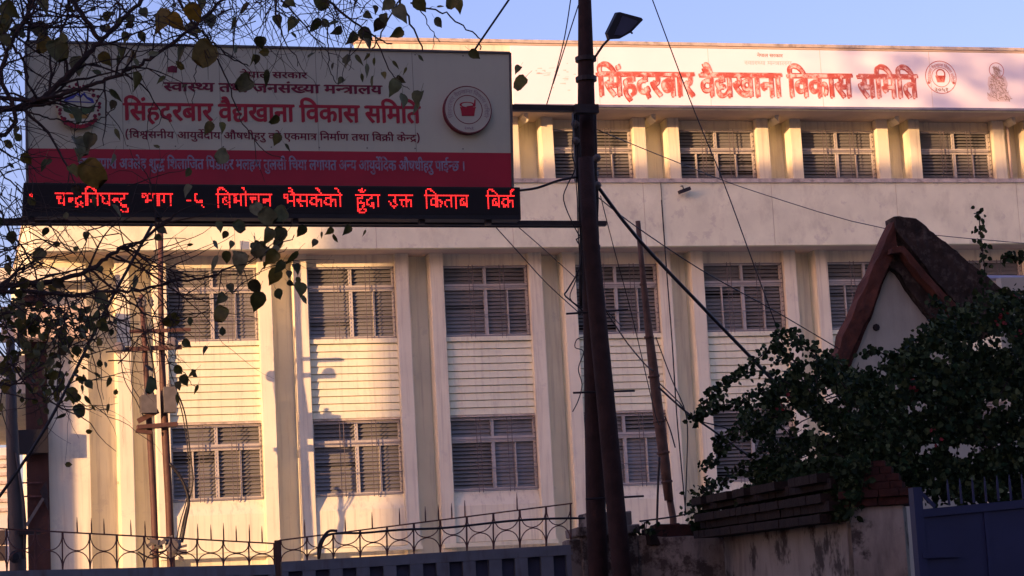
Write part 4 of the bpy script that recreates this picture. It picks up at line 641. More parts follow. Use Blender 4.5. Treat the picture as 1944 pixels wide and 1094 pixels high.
line('a5', (148, 320), (883, 325), 301, .03, M['inkgrey'], 'pale_lettering', 'pale grey lettering on the red band', lift=.010)
for x in (232, 418, 602, 786):
    p = brd(x, 200); MB().box(p.x, p.x+.004, YG-.0015, YG, at(x, 281+x*.009, YG).z, at(x, 82+x*.023, YG).z).build('sheet_seam', M['greypaint'], sg)
for x in range(60, 970, 91):
    for y in (86+x*.023, 275+x*.009):
        p = brd(x, y); MB().box(p.x-.007, p.x+.007, YG-.003, YG, p.z-.007, p.z+.007).build('screw', M['greypaint'], sg)
# right emblem: raised white disc with a red mortar
C = brd(885, 212); s = (brd(930, 212)-C).length/45
disc(C, 44.5*s, YG-.09, YG).build('emblem_disc', M['white'], sg)
mb = MB(); ring(mb, C, 43*s, 44.6*s, YG-.093); ring(mb, C, 26*s, 27.4*s, YG-.093); mb.build('emblem_rings', M['ink2'], sg)
mb = disc(C, 44.6*s, YG-.0885, YG+.0)
mb = MB(); n = 40
for k in range(n):
    a0_, a1_ = 2*math.pi*k/n, 2*math.pi*(k+1)/n; r_ = 44.9*s
    mb.raw([(C.x+math.cos(a)*r_, y, C.z+math.sin(a)*r_) for a in (a0_, a1_) for y in (YG-.088, YG)], [(0, 1, 3, 2)])
mb.build('emblem_rim', M['ink2'], sg)
ringtext('a3', 'ring_lettering', M['ringgrey'], sg, Vector((C.x, YG-.09, C.z)), 31*s, 7*s, 205, -25, lift=.003)
text('yr', 'year_lettering', M['ringgrey'], sg, Vector((C.x-9*s, YG-.09, C.z-38*s)), Vector((C.x+9*s, YG-.09, C.z-38*s)), 5.5*s, .03, lift=.003)
mb = MB(); y0, y1 = YG-.096, YG-.09
mb.prism([(C.x-12*s, C.z-12*s), (C.x+11*s, C.z-12*s), (C.x+14*s, C.z+4*s), (C.x-14*s, C.z+4*s)], y0, y1)
mb.prism([(C.x-14*s, C.z+2*s), (C.x+14*s, C.z+2*s), (C.x+15*s, C.z+4.5*s), (C.x-15*s, C.z+4.5*s)], y0-.001, y1)
mb.build('mortar_mark', M['ink'], sg); mb = MB(); b = 0
for k in range(28):
    a = 2*math.pi*k/28
    for q in (.82, 1.12): mb.v.append((C.x-1*s+math.cos(a)*13*s*q, y1-.002, C.z+9*s+math.sin(a)*5*s*q))
for k in range(28):
    k2 = (k+1) % 28; mb.f.append((b+2*k, b+2*k+1, b+2*k2+1, b+2*k2))
mb.build('mortar_rim_mark', M['ink'], sg); mb = MB()
mb.prism([(C.x-3*s, C.z+6*s), (C.x+11*s, C.z+8*s), (C.x+13*s, C.z+19*s), (C.x+15*s, C.z+19*s), (C.x+14*s, C.z+6*s), (C.x, C.z+4*s)], y0-.002, y1)
mb.build('pestle_mark', M['ink'], sg)
# left emblem: white disc, red flower garland, blue hills
C = brd(149, 205)
disc(C, 38*s, YG-.07, YG).build('emblem_disc', M['board'], sg)
mb = MB()
for k in range(34):
    a = rad(-70+320*k/33); r_ = (35+3*math.sin(k*2.7))*s
    cx, cz = C.x+math.cos(a)*r_, C.z+math.sin(a)*r_*1.04
    mb.prism([(cx+math.cos(q*1.2566+a)*(3.2+.8*math.sin(k*1.9))*s, cz+math.sin(q*1.2566+a)*(3.2+.8*math.sin(k*1.9))*s) for q in range(5)], YG-.078-.0005*(k % 2), YG-.07)
mb.build('garland', M['ink2'], sg)
mb = MB(); mb.prism([(C.x+a*s, C.z+b_*s) for a, b_ in ((-27, 8), (27, 6), (24, 14), (15, 17), (10, 25), (3, 20), (-3, 26), (-11, 19), (-16, 21), (-24, 13))], YG-.075, YG-.07); mb.build('blue_peaks', M['blue'], sg)
mb = MB(); mb.prism([(C.x+a*s, C.z+b_*s) for a, b_ in ((-22, 9.5), (22, 8), (14, 13), (8, 20), (4, 15), (-3, 21), (-9, 14))], YG-.0765, YG-.075); mb.build('snow', M['white'], sg)
mb = MB(); mb.prism([(C.x+a*s, C.z+b_*s) for a, b_ in ((-29, 6), (-20, 0), (0, -4), (20, 0), (29, 5), (26, -9), (10, -15), (-10, -15), (-26, -9))], YG-.074, YG-.07); mb.build('green_hills', M['green'], sg)
mb = MB(); mb.prism([(C.x+a*s, C.z+b_*s) for a, b_ in ((-18, -14), (18, -14), (14, -22), (-14, -22))], YG-.073, YG-.07); mb.build('gold_field', M['gold'], sg)
mb = MB(); ring(mb, C, 33*s, 40*s, YG-.0745, 20, 215, 325); mb.build('ribbon', M['ink'], sg)
C = brd(327, 131)
mb = MB(); mb.prism([(C.x+a*s, C.z+b_*s) for a, b_ in ((-9, -6), (8, -7), (9, 4), (0, 6), (-8, 3))], YG-.006, YG-.001); mb.build('small_flag_mark', M['ink2'], sg)

# LED display
yl = YG-.16
led = thing('led_display', at(515, 415, yl), 'black LED display strip with glowing red lettering under the signboard', 'display')
a, b, c, d = at(45, 347, yl), at(987, 356, yl), at(989, 417, yl), at(42, 411, yl)
sheet(a, b, c, d, yl, yl+.2).build('housing', M['black'], led)
ins = lambda p, dx, dz: Vector((p.x+dx, p.y, p.z+dz))
sheet(ins(a, .02, -.02), ins(b, -.02, -.02), ins(c, -.02, .05), ins(d, .02, .05), yl-.004, yl).build('led_face', M['ledface'], led)
P0, P1 = at(52, 353, yl), at(982, 359, yl); ux = (P1-P0)/305; uz = Vector((-(ux.z), 0, ux.x)).normalized()*(at(52, 353, yl)-at(52, 403, yl)).length/16
mb = MB()
for j, row in enumerate(LED):
    for s0, ln in zip(row[::2], row[1::2]):
        for i in range(s0, s0+ln):
            c_ = P0+ux*(i+.5)-uz*(j+.5); w_ = ux*.38; h_ = uz*.38; n_ = Vector((0, -.010, 0))
            q = [c_-w_-h_, c_+w_-h_, c_+w_+h_, c_-w_+h_]
            mb.raw([p+Vector((0, -.004, 0)) for p in q]+[c_+(p-c_)*.6+n_ for p in q], [(4, 5, 6, 7), (0, 1, 5, 4), (1, 2, 6, 5), (2, 3, 7, 6), (3, 0, 4, 7)])
mb.build('lit_letters', M['led'], led, kind='stuff')
for px in (60, 300, 560, 800, 926):
    p = at(px, 416 if px > 500 else 413, yl+.1); MB().box(p.x-.03, p.x+.03, yl+.05, yl+.16, p.z-.06, p.z+.04).build('bracket', M['steel'], led)

# ------------------------------------------------------------------ poles
YP = 24.0
pole = thing('utility_pole', at(1135, 1200, YP+.15), 'tall dark tapered utility pole right of the signboard, rising past the top of the picture', 'pole')
pts = [(1109.5, -60, 25), (1110, 0, 26), (1112, 110, 31), (1113, 205, 34), (1117, 380, 36), (1125, 600, 37), (1131, 960, 38), (1150, 1500, 40)]
mb = MB(); mb.tube([at(x, y, YP+.15) for x, y, w in pts], [w/2/F*(YP+1.3) for x, y, w in pts], 14); mb.build('shaft', M['wood'], pole, smooth=True)
for y in (112, 150, 330, 470):
    p = at(1112+(y-112)*.02, y, YP+.15); mb = MB(); mb.lathe(p-Vector((0, 0, .03)), (0, 0, 1), [(0, .125), (.05, .127)], 14); mb.build('strap', M['steel'], pole)
strut = thing('leaning_pole', at(1200, 1400, YP-.25), 'dark leaning pole crossing in front of the tall pole and running down past the wall', 'pole')
pts = [(1112, 300, 30), (1119, 430, 32), (1136, 620, 34), (1148, 740, 35), (1163, 900, 36), (1181, 1094, 37), (1215, 1500, 40)]
mb = MB(); mb.tube([at(x, y, YP-.22) for x, y, w in pts], [w/2/F*(YP+1) for x, y, w in pts], 14); mb.build('shaft', M['wood'], strut, smooth=True)
# step rods through the poles
for (xa, ya, xb, yb, Y_) in ((1075, 596, 1192, 588, YP-.05), (1088, 746, 1205, 742, YP-.05), (1112, 948, 1222, 942, YP-.05)):
    mb = MB(); mb.tube([at(xa, ya, Y_), at(xb, yb, Y_)], .012, 6); mb.build('step_rod', M['steel'], pole)
# side clamp with cable bundle
mb = MB(); p = at(1091, 215, YP+.05); q = at(1096, 345, YP+.05); mb.bar(p, q, .07, .05); mb.build('side_bracket', M['steel'], pole)
mb = MB(); Q = []
for k in range(60):
    t = k/59; c_ = at(1113+6*t, 470+ -150*t, YP+.15); a_ = t*5*6.28; Q.append(c_+Vector((math.cos(a_), math.sin(a_), 0))*(.118+.01*math.sin(k*2.3)))
mb.tube(Q, .009, 4); mb.build('wound_cable', M['cable'], pole, smooth=True)
for k, (dx, r_) in enumerate(((-17, .011), (-20, .007), (-15, .014), (19, .008), (17, .010))):
    P = [at(1113+dx+random.uniform(-2, 2)+(y-205)*.02, y, YP-.0) for y in range(212, 620, 34)]; mb = MB(); mb.tube(P, r_, 5); mb.build('cable_run', M['cable'], pole, smooth=True)
for (x, y) in ((1092, 236), (1093, 268), (1133, 300), (1134, 352)):
    mb = MB(); mb.lathe(at(x, y, YP-.02), (.2, -1, .3), [(-.05, .02), (-.02, .045), (.0, .025), (.02, .045), (.05, .02)], 10); mb.build('insulator', M['greypaint'], pole)
# sign arms
arm = thing('support_beam', at(1050, 208, YP-.2), 'upper steel arm joining the signboard top corner region to the pole', 'bracket', None)
arm['label'] = 'short dark steel arm between the right edge of the signboard and the pole'
mb = MB(); mb.bar(at(968, 205, YP-.12), at(1134, 208, YP-.12), .09, .065); mb.build('beam', M['steel'], arm)
mb = MB(); p = at(1112, 208, YP-.18); mb.box(p.x-.14, p.x+.14, p.y-.06, p.y+.05, p.z-.05, p.z+.05); mb.build('clamp', M['steel'], arm)
arm2 = thing('support_rail', at(600, 425, YP-.2), 'long dark steel rail running under the LED display out to the pole', 'rail')
mb = MB(); mb.bar(at(-60, 420, YP-.12), at(1150, 425, YP-.12), .09, .05); mb.build('beam', M['steel'], arm2)
mb = MB(); mb.bar(at(-60, 426.5, YP-.04), at(1100, 431, YP-.04), .03, .02); mb.build('lower_flange', M['steel'], arm2)

# street lamp
lamp = thing('street_lamp', at(1128, 112, YP), 'flat dark street lamp head on a thin slanted arm fixed to the tall pole', 'street lamp')
mb = MB(); mb.tube([at(1126, 114, YP), at(1145, 86, YP-.1), at(1160, 70, YP-.16)], .014, 8); mb.build('arm', M['steel'], lamp)
outl = [(1153, 63), (1157, 75), (1176, 74), (1198, 62), (1221, 38), (1218, 34), (1177, 23), (1172, 24)]
mb = MB(); P = [at(x, y, YP-.2) for x, y in outl]; Q = [Vector(p)+Vector((.01, .13, .035)) for p in P]
n = len(P); mb.v = [tuple(p) for p in P+Q]; mb.f = [tuple(range(n)), tuple(range(n, 2*n))[::-1]]+[(k, k+n, (k+1) % n+n, (k+1) % n) for k in range(n)]
mb.build('head', M['black'], lamp)
mb = MB(); P = [at(x, y, YP-.205) for x, y in ((1166, 66), (1180, 68), (1196, 58), (1211, 41), (1208, 39), (1182, 30))]
n = len(P); Q = [Vector(p)+Vector((0, .004, 0)) for p in P]; mb.v = [tuple(p) for p in P+Q]; mb.f = [tuple(range(n)), tuple(range(n, 2*n))[::-1]]+[(k, k+n, (k+1) % n+n, (k+1) % n) for k in range(n)]
mb.build('lens', M['gateback'], lamp)
mb = MB(); mb.tube([at(1196, 60, YP-.2), at(1201, 64, YP-.2)], .012, 6); mb.build('sensor', M['black'], lamp)

# bamboo post behind the wall
bam = thing('bamboo_post', at(1285, 1010, 26), 'slanted brown bamboo post standing behind the wall right of the dark poles', 'post')
pts = [(1211, 420, 10), (1218, 500, 11), (1227, 590, 14), (1239, 690, 19), (1250, 790, 22), (1262, 880, 21), (1270, 950, 18)]
mb = MB(); P = []; R_ = []
for i, (x, y, w) in enumerate(pts):
    P.append(at(x, y, 26)); R_.append(w/2/F*27)
mb.tube(P, R_, 10); mb.build('upper_culm', M['bamboo'], bam, smooth=True)
mb = MB(); mb.tube([at(1268, 930, 26.05), at(1278, 985, 26.05), at(1284, 1200, 26.05)], [.045, .045, .05], 8); mb.build('lower_culm', M['bamboo'], bam, smooth=True)
for (x, y, w) in ((1221, 540, 14), (1232, 640, 19), (1241, 715, 23), (1252, 800, 25), (1259, 860, 25), (1266, 915, 22)):
    p = at(x, y, 26); d = Vector((.09, 0, -1)); mb = MB(); mb.lathe(p, d, [(-.015, w/2/F*27), (0, w/2/F*27*1.08), (.015, w/2/F*27)], 10); mb.build('node_ring', M['bamboo'], bam)

# ------------------------------------------------------------------ wires
def wire(label, pts, Y, r=.008, name='cable', sag=0, m_='cable', n=4, group=None):
    P = []
    for i, p in enumerate(pts):
        y_ = Y if not isinstance(Y, (list, tuple)) else Y[0]+(Y[1]-Y[0])*i/(len(pts)-1)
        P.append(at(p[0], p[1], y_))
    # smooth with catmull
    Q = []
    for i in range(len(P)-1):
        a = P[max(i-1, 0)]; b = P[i]; c = P[i+1]; d = P[min(i+2, len(P)-1)]
        for k in range(4 if len(P) > 2 else 8):
            t = k/(4 if len(P) > 2 else 8)
            v = .5*((2*b)+(c-a)*t+(2*a-5*b+4*c-d)*t*t+(3*b-a-3*c+d)*t**3)
            if sag and len(P) == 2: v = b.lerp(c, t); v.z -= sag*4*t*(1-t)
            Q.append(v)
    Q.append(P[-1])
    mb = MB(); mb.tube(Q, r, n); o = mb.build(name, M[m_], None, smooth=True)
    tag(o, label, 'cable', group)
    return o
wire('thick black cable slanting from the pole down to the right into the bush', [(1128, 345), (1210, 452), (1340, 590), (1470, 725), (1530, 790)], (24, 24.5), .022)
wire('thin wire slanting across the banner and facade from the top edge to the bush', [(1235, -10), (1310, 190), (1375, 350), (1430, 500), (1500, 690), (1530, 770)], 26, .008)
wire('long thin wire running from the pole rightwards in front of the upper windows', [(1130, 245), (1285, 308), (1440, 366), (1680, 434), (1944, 462)], (24, 34), .007)
wire('thin wire descending right from the pole to the left foot of the gable', [(1132, 372), (1200, 425), (1330, 512), (1470, 590), (1580, 655), (1640, 690)], (24, 28), .008)
wire('two strand twisted black lead from the pole to the LED display', [(1098, 336), (1060, 343), (1020, 357), (985, 362)], 23.8, .014, 'power_lead')
wire('thin pair wire rising up left beside the pole above the signboard arm, left strand', [(1035, 208), (1052, 150), (1072, 70), (1084, -5)], 24, .007)
wire('thin pair wire rising up left beside the pole above the signboard arm, right strand', [(1050, 160), (1066, 110), (1085, 50), (1098, 10)], 24.1, .007)
wire('thin wire hanging down the left side of the pole from the bracket', [(1090, 225), (1086, 290), (1092, 320), (1078, 350), (1070, 380), (1090, 430), (1105, 455)], 23.8, .007)
wire('drooping wire loop on the left of the pole in front of the facade', [(1104, 470), (1100, 510), (1078, 550), (1072, 560), (1085, 572), (1106, 590)], 23.8, .009)
wire('second drooping wire loop on the left of the pole, slightly tighter', [(1106, 480), (1094, 530), (1082, 566), (1106, 585)], 23.85, .006)
wire('thin wire from the signboard foot slanting right behind the poles to the facade', [(940, 430), (985, 480), (1040, 540), (1106, 600)], (24, 26), .007)
wire('thin wire slanting down right from under the signboard rail, upper one', [(985, 432), (1040, 480), (1110, 545), (1180, 620)], (24, 26), .006)
wire('thin wire crossing the windows behind the poles down to the bamboo post', [(1140, 372), (1165, 470), (1200, 600), (1245, 790), (1255, 800)], (24.2, 26), .006)
wire('thin wire from the poles down to the knot on the bamboo post', [(1150, 590), (1190, 650), (1225, 692), (1240, 705)], (24, 26), .009)
wire('thin wire running from the bamboo post to the bush at the window corner', [(1250, 735), (1300, 780), (1350, 815), (1420, 865), (1470, 900)], 25.5, .013)
wire('frayed wire from bamboo post to the bush tip, above the other one', [(1252, 728), (1290, 765), (1315, 795), (1370, 810), (1400, 822)], 25.4, .008)
wire('pale vertical lead hanging beside the bamboo post, left one', [(1256, 380), (1266, 520), (1276, 650), (1285, 790), (1295, 900), (1302, 975)], 27, .009, m_='steel')
wire('pale vertical lead hanging beside the bamboo post, right one', [(1245, 640), (1275, 720), (1303, 790), (1304, 880), (1300, 980)], 27, .008, m_='steel')
wire('short curled wire end on the right of the bamboo post', [(1262, 790), (1272, 815), (1282, 850)], 26, .009, m_='steel')
wire('curled wire hanging at the left edge of the poles below the step rod', [(1108, 640), (1095, 645), (1092, 660), (1108, 668), (1098, 700), (1105, 730), (1098, 760), (1087, 782)], 23.7, .006)
wire('straight black wire from the top edge above the signboard down left to its corner', [(968, -3), (935, 45), (907, 86), (895, 105)], 12, .006)
wire('long straight black stay cable crossing the lower left branches', [(290, 425), (200, 590), (110, 770), (50, 870), (-10, 955)], 20, .014, 'stay_cable')
wire('black cable laid along the right fence top from the gate gap to the pier', [(606, 1060), (612, 1030), (630, 1014), (690, 1012), (760, 1006), (850, 1002), (960, 990), (1040, 985), (1110, 984)], 24.9, .013)
wire('thick loop of cable rising beside the right fence end', [(605, 1062), (606, 1035), (622, 1010), (640, 1008)], 24.95, .016)
wire('fallen thin rod of wire on the wall top beside the pier', [(1214, 990), (1280, 981), (1320, 972)], 25.2, .010)
wire('thin vertical rod sticking up from the wall beside the bamboo post', [(1247, 1005), (1249, 930), (1252, 868)], 25, .014, 'rod', m_='steel')

# ------------------------------------------------------------------ transformer post near the facade
YH = 44.4
hp = thing('transformer_post', at(300, 1200, YH), 'red oxide double post with crossarms, insulators and a small grey transformer before the facade', 'pole')
def post(pts, w, m_, nm):
    mb = MB(); mb.tube([at(x, y, YH) for x, y in pts], [q/2/F*46 for q in w], 10); return mb.build(nm, m_, hp, smooth=True)
post([(269, 560), (277, 700), (283, 800), (292, 960), (297, 1100), (300, 1250)], [9, 10, 11, 12, 12, 12], M['postred'], 'post')
post([(305, 420), (305, 560), (308, 700), (314, 830), (321, 960), (326, 1100), (332, 1250)], [10, 10, 12, 14, 14, 15, 15], M['postred'], 'post')
def hb(xa, ya, xb, yb, w, h, m_, nm, dy=-.12):
    mb = MB(); mb.bar(at(xa, ya, YH+dy), at(xb, yb, YH+dy), w, h); return mb.build(nm, m_, hp)
hb(246, 630, 362, 626, .08, .07, M['postred'], 'crossarm')
hb(232, 664, 345, 659, .09, .09, M['postred'], 'crossarm')
for x, y in ((226, 661), (327, 652)):
    p = at(x, y, YH-.16); mb = MB(); mb.lathe(p, (0, -1, 0), [(0, .06), (.02, .12), (.05, .12), (.06, .07), (.09, .07), (.1, .04)], 18); mb.build('insulator', M['ceramic'], hp, smooth=False)
hb(260, 812, 336, 806, .30, .08, M['postred'], 'bracket'); hb(262, 800, 300, 780, .12, .10, M['postred'], 'bracket'); hb(258, 818, 288, 822, .2, .07, M['postred'], 'bracket')
mb = MB(); p = at(283, 768, YH-.2); mb.box(p.x-.16, p.x+.14, YH-.35, YH-.05, p.z-.18, p.z+.18); mb.lathe(p+Vector((-.08, 0, .18)), (0, 0, 1), [(0, .05), (.05, .05), (.06, .03), (.13, .03)], 10); mb.lathe(p+Vector((.06, 0, .18)), (0, 0, 1), [(0, .05), (.05, .05), (.06, .03), (.13, .03)], 10)
for k in range(5): mb.box(p.x-.18, p.x-.16, YH-.33+.06*k, YH-.31+.06*k, p.z-.15, p.z+.15)
mb.build('transformer_tank', M['greypaint'], hp)
mb = MB(); p = at(323, 760, YH-.2); mb.box(p.x-.13, p.x+.11, YH-.33, YH-.08, p.z-.25, p.z+.26); mb.lathe(p+Vector((.0, 0, .26)), (0, 0, 1), [(0, .05), (.06, .05), (.07, .03), (.14, .03)], 10)
mb.build('switch_box', M['greypaint'], hp)
mb = MB(); p = at(274, 573, YH-.1); 
for q in (-.12, 0, .14): mb.lathe(p+Vector((q, 0, -.1)), (0, 0, 1), [(0, .03), (.04, .055), (.07, .03), (.11, .055), (.14, .03), (.2, .02)], 10)
mb.build('top_insulators', M['greypaint'], hp)
mb = MB()
for k in range(16):
    x = random.uniform(284, 348); y = random.uniform(1022, 1062); p = at(x, y, YH-.2-random.random()*.2)
    mb.obox(p, Vector((random.uniform(.03, .09), 0, random.uniform(-.04, .04))), Vector((0, .04, 0)), Vector((0, 0, random.uniform(.02, .05))))
mb.lathe(at(328, 1036, YH-.25), (0, -1, 0), [(0, .14), (.08, .16), (.12, .1)], 14)
mb.build('clamp_cluster', M['greypaint'], hp)
for nm, pts, r in (('lead', [(322, 880), (345, 910), (358, 950), (352, 990), (345, 1030)], .032), ('lead', [(337, 745), (352, 790), (362, 870), (366, 920), (350, 980), (338, 1040)], .014), ('lead', [(330, 740), (345, 780), (357, 860), (358, 930), (340, 1000), (334, 1040)], .011),
                   ('lead', [(228, 670), (236, 720), (258, 760), (272, 790)], .010), ('lead', [(262, 640), (252, 700), (250, 730), (268, 760)], .009), ('lead', [(273, 580), (282, 640), (292, 700), (297, 740)], .018), ('lead', [(262, 1048), (290, 1060), (320, 1044), (348, 1060)], .016), ('lead', [(279, 1022), (300, 1036), (285, 1052), (330, 1062)], .014)):
    P = [at(x, y, YH-.2) for x, y in pts]; Q = []
    for i in range(len(P)-1):
        a = P[max(i-1, 0)]; b = P[i]; c = P[i+1]; d = P[min(i+2, len(P)-1)]
        for k in range(5):
            t = k/5; Q.append(.5*((2*b)+(c-a)*t+(2*a-5*b+4*c-d)*t*t+(3*b-a-3*c+d)*t**3))
    Q.append(P[-1]); mb = MB(); mb.tube(Q, r, 6); mb.build(nm, M['cable'], hp, smooth=True)

# ------------------------------------------------------------------ left edge: red pillar, pipe, box
YQ = 46.3
pil = thing('red_pillar', at(70, 1200, YQ), 'dark red rendered pillar at the left edge with a black metal box on it', 'pillar')
a, b = at(50, 800, YQ).x, at(91, 800, YQ).x
MB().box(a, b, YQ, YQ+.3, 0, at(70, 560, YQ).z).build('shaft', M['redpatch'], pil)
MB().box(a-.06, b+.06, YQ-.06, YQ+.56, at(70, 560, YQ).z, at(70, 545, YQ).z).build('cap', M['coping'], pil)
p, q = at(34, 864, YQ), at(90, 818, YQ); MB().box(p.x, q.x, YQ-.35, YQ-.005, p.z, q.z).build('meter_box', M['black'], pil)
mb = MB(); P = [at(x, y, YQ-.1) for x, y in ((88, 912), (76, 932), (80, 944), (92, 970), (92, 950))]; mb.prism([(p.x, p.z) for p in P], YQ-.12, YQ-.08); mb.build('triangular_bracket', M['steel'], pil)
mb = MB(); mb.bar(at(50, 998, YQ-.1), at(82, 946, YQ-.1), .05, .06); mb.build('brace', M['greypaint'], pil)
for y in (917, 943): 
    mb = MB(); mb.bar(at(38, y, YQ-.08), at(80, y-1, YQ-.08), .03, .03); mb.build('iron_rod', M['iron'], pil)
pp = thing('grey_pipe_pole', at(28, 1200, 33), 'smooth grey pipe pole at the far left edge before the red pillar', 'pole')
mb = MB(); mb.tube([at(x, y, 33) for x, y in ((20, 640), (22, 800), (26, 900), (31, 1000), (34, 1060), (38, 1400))], [.06, .085, .10, .115, .12, .12], 14); mb.build('shaft', M['pipe'], pp, smooth=True)
mb = MB(); mb.tube([at(x, y, 32.9) for x, y in ((31, 860), (44, 950), (48, 1000), (46, 1060))], .022, 8); mb.build('thin_pipe', M['pipe'], pp, smooth=True)
mb = MB(); mb.lathe(at(26, 1058, 32.85), (.3, -1, 0), [(0, .05), (.05, .09), (.1, .05)], 12); mb.build('fitting', M['black'], pp)
mb = MB(); p = at(55, 1010, 32.9); mb.box(p.x-.15, p.x+.16, 32.8, 32.95, p.z-.04, p.z+.04); mb.build('small_shelf', M['steel'], pp)
# far white louvred building behind the left edge
fb = thing('distant_building', (0, 95, 0), 'small pale building with horizontal bands far behind at the left edge', 'building')
a, b = at(-60, 900, 95).x, at(17, 900, 95).x
MB().box(a-6, b, 95, 103, 0, at(10, 850, 95).z).build('wall', M['far'], fb)
for y in (868, 884, 900, 916, 932, 950, 968):
    z = at(10, y, 94.9).z; MB().box(a-5.9, b-.05, 94.85, 95, z-.07, z+.07).build('band', M['coping'], fb)
for y in (1020, 1050):
    z = at(10, y, 94.9).z; MB().box(b-1.2, b-.2, 94.9, 95, z-.3, z+.3).build('window', M['dark'], fb)

# ------------------------------------------------------------------ gate with ornamental top
YE = 25.0
def gate_leaf(top, bot, x_list, spikes, label, spike_h=24):
    g_ = thing('gate_leaf', at(x_list[len(x_list)//2], 1200, YE), label, 'gate', 'blue grey gate leaves with arched ironwork on top')
    ft = lambda x: top[1]+(x-top[0])*(top[3]-top[1])/(top[2]-top[0])
    fb_ = lambda x: bot[1]+(x-bot[0])*(bot[3]-bot[1])/(bot[2]-bot[0])
    r = .0085
    A, B = at(x_list[0], fb_(x_list[0]), YE), at(x_list[-1], fb_(x_list[-1]), YE)
    d = (B-A); zb = .12
    # top box rail of the sheet leaf and stiles with dark recesses
    def slab(xa, xb, z_lo, z_hi, y0, y1):   # follows the sloping rail; xa.. in metres along x
        za = A.z+(xa-A.x)/(B.x-A.x)*(B.z-A.z); zb_ = A.z+(xb-A.x)/(B.x-A.x)*(B.z-A.z)
        m_ = MB(); lo = (z_lo, z_lo) if z_lo is not None else None
        m_.quadbox([(xa, y0, za+z_hi[0] if z_lo is None else z_lo), (xb, y0, zb_+z_hi[0] if z_lo is None else z_lo), (xb, y1, zb_+z_hi[0] if z_lo is None else z_lo), (xa, y1, za+z_hi[0] if z_lo is None else z_lo),
                    (xa, y0, za+z_hi[1]), (xb, y0, zb_+z_hi[1]), (xb, y1, zb_+z_hi[1]), (xa, y1, za+z_hi[1])]); return m_
    slab(A.x, B.x, None, (-.115, 0), YE-.05, YE+.05).build('top_rail', M['gate'], g_)
    slab(A.x+.01, B.x-.01, zb, (-.116, -.06), YE+.035, YE+.045).build('back_sheet', M['gateback'], g_)
    n = int(round((B.x-A.x)/.325))
    for k in range(n+1):
        xc = A.x+(B.x-A.x)*k/n; w = .075
        xa, xb = max(A.x, xc-w), min(B.x, xc+w)
        slab(xa, xb, zb, (-.5, -.116), YE-.045, YE+.034).build('stile', M['gate'], g_)
    # ironwork
    mb = MB(); mb.bar(at(x_list[0]-3, ft(x_list[0]-3), YE), at(x_list[-1]+2, ft(x_list[-1]+2), YE), .02, .016); mb.build('top_bar', M['iron'], g_)
    for x in x_list:
        dx = (ft(x)-fb_(x))*0; mb = MB(); mb.bar(at(x-1, ft(x), YE), at(x, fb_(x), YE), .016, .016); mb.build('upright', M['iron'], g_)
    for i in range(len(x_list)-1):
        xa, xb = x_list[i], x_list[i+1]; xm = (xa+xb)/2
        for s_ in (0, 1):
            P = []
            f_ = ft if s_ == 0 else fb_
            dep = (fb_(xm)-ft(xm))*.5
            for k in range(13):
                a_ = math.pi*k/12; x = xm-math.cos(a_)*(xb-xa)*.49
                y = f_(x)+(dep*math.sin(a_)**.8*(.98))*(1 if s_ == 0 else -1)
                P.append(at(x, y, YE))
            mb = MB(); mb.tube(P, r*.8, 5); mb.build('arc', M['iron'], g_)
    for sx, sh in spikes:
        mb = MB(); a_ = at(sx+1, ft(sx), YE); b_ = at(sx, ft(sx)-sh, YE); mb.tube([a_, a_.lerp(b_, .6), b_], [.009, .008, .002], 5); mb.build('spike', M['iron'], g_)
    return g_
xl = [-40, 13, 67, 119, 171, 222, 274, 325, 374.5, 424, 473, 521]
gate_leaf((0, 1004, 520, 1032), (0, 1084.5, 520, 1072), xl, [(15, 30), (92, 28), (146, 30), (173, 30), (197, 30), (248, 31), (275, 30), (375, 30), (400, 30), (424, 34), (448, 30), (473, 34), (497, 32)], 'left gate leaf, its arched ironwork getting lower towards the middle of the picture')
xr = [533, 583, 633, 684, 735, 786, 836, 886.5, 937, 987, 1037, 1084]
gate_leaf((532, 1026, 1085, 956), (533, 1067, 1060, 1036), xr, [(578, 34), (585, 0.1), (655, 28), (706, 32), (758, 33), (807, 30), (832, 30), (857, 30), (882, 32), (981, 34)], 'right gate leaf, its arched ironwork rising towards the concrete pier')
for (xp) in (526,):
    o = MB().box(at(522, 1050, YE).x, at(531, 1050, YE).x, YE-.03, YE+.03, 0, at(526, 1026, YE).z).build('gate_post', M['postred']); tag(o, 'narrow rusty gate post standing between the two gate leaves', 'post')

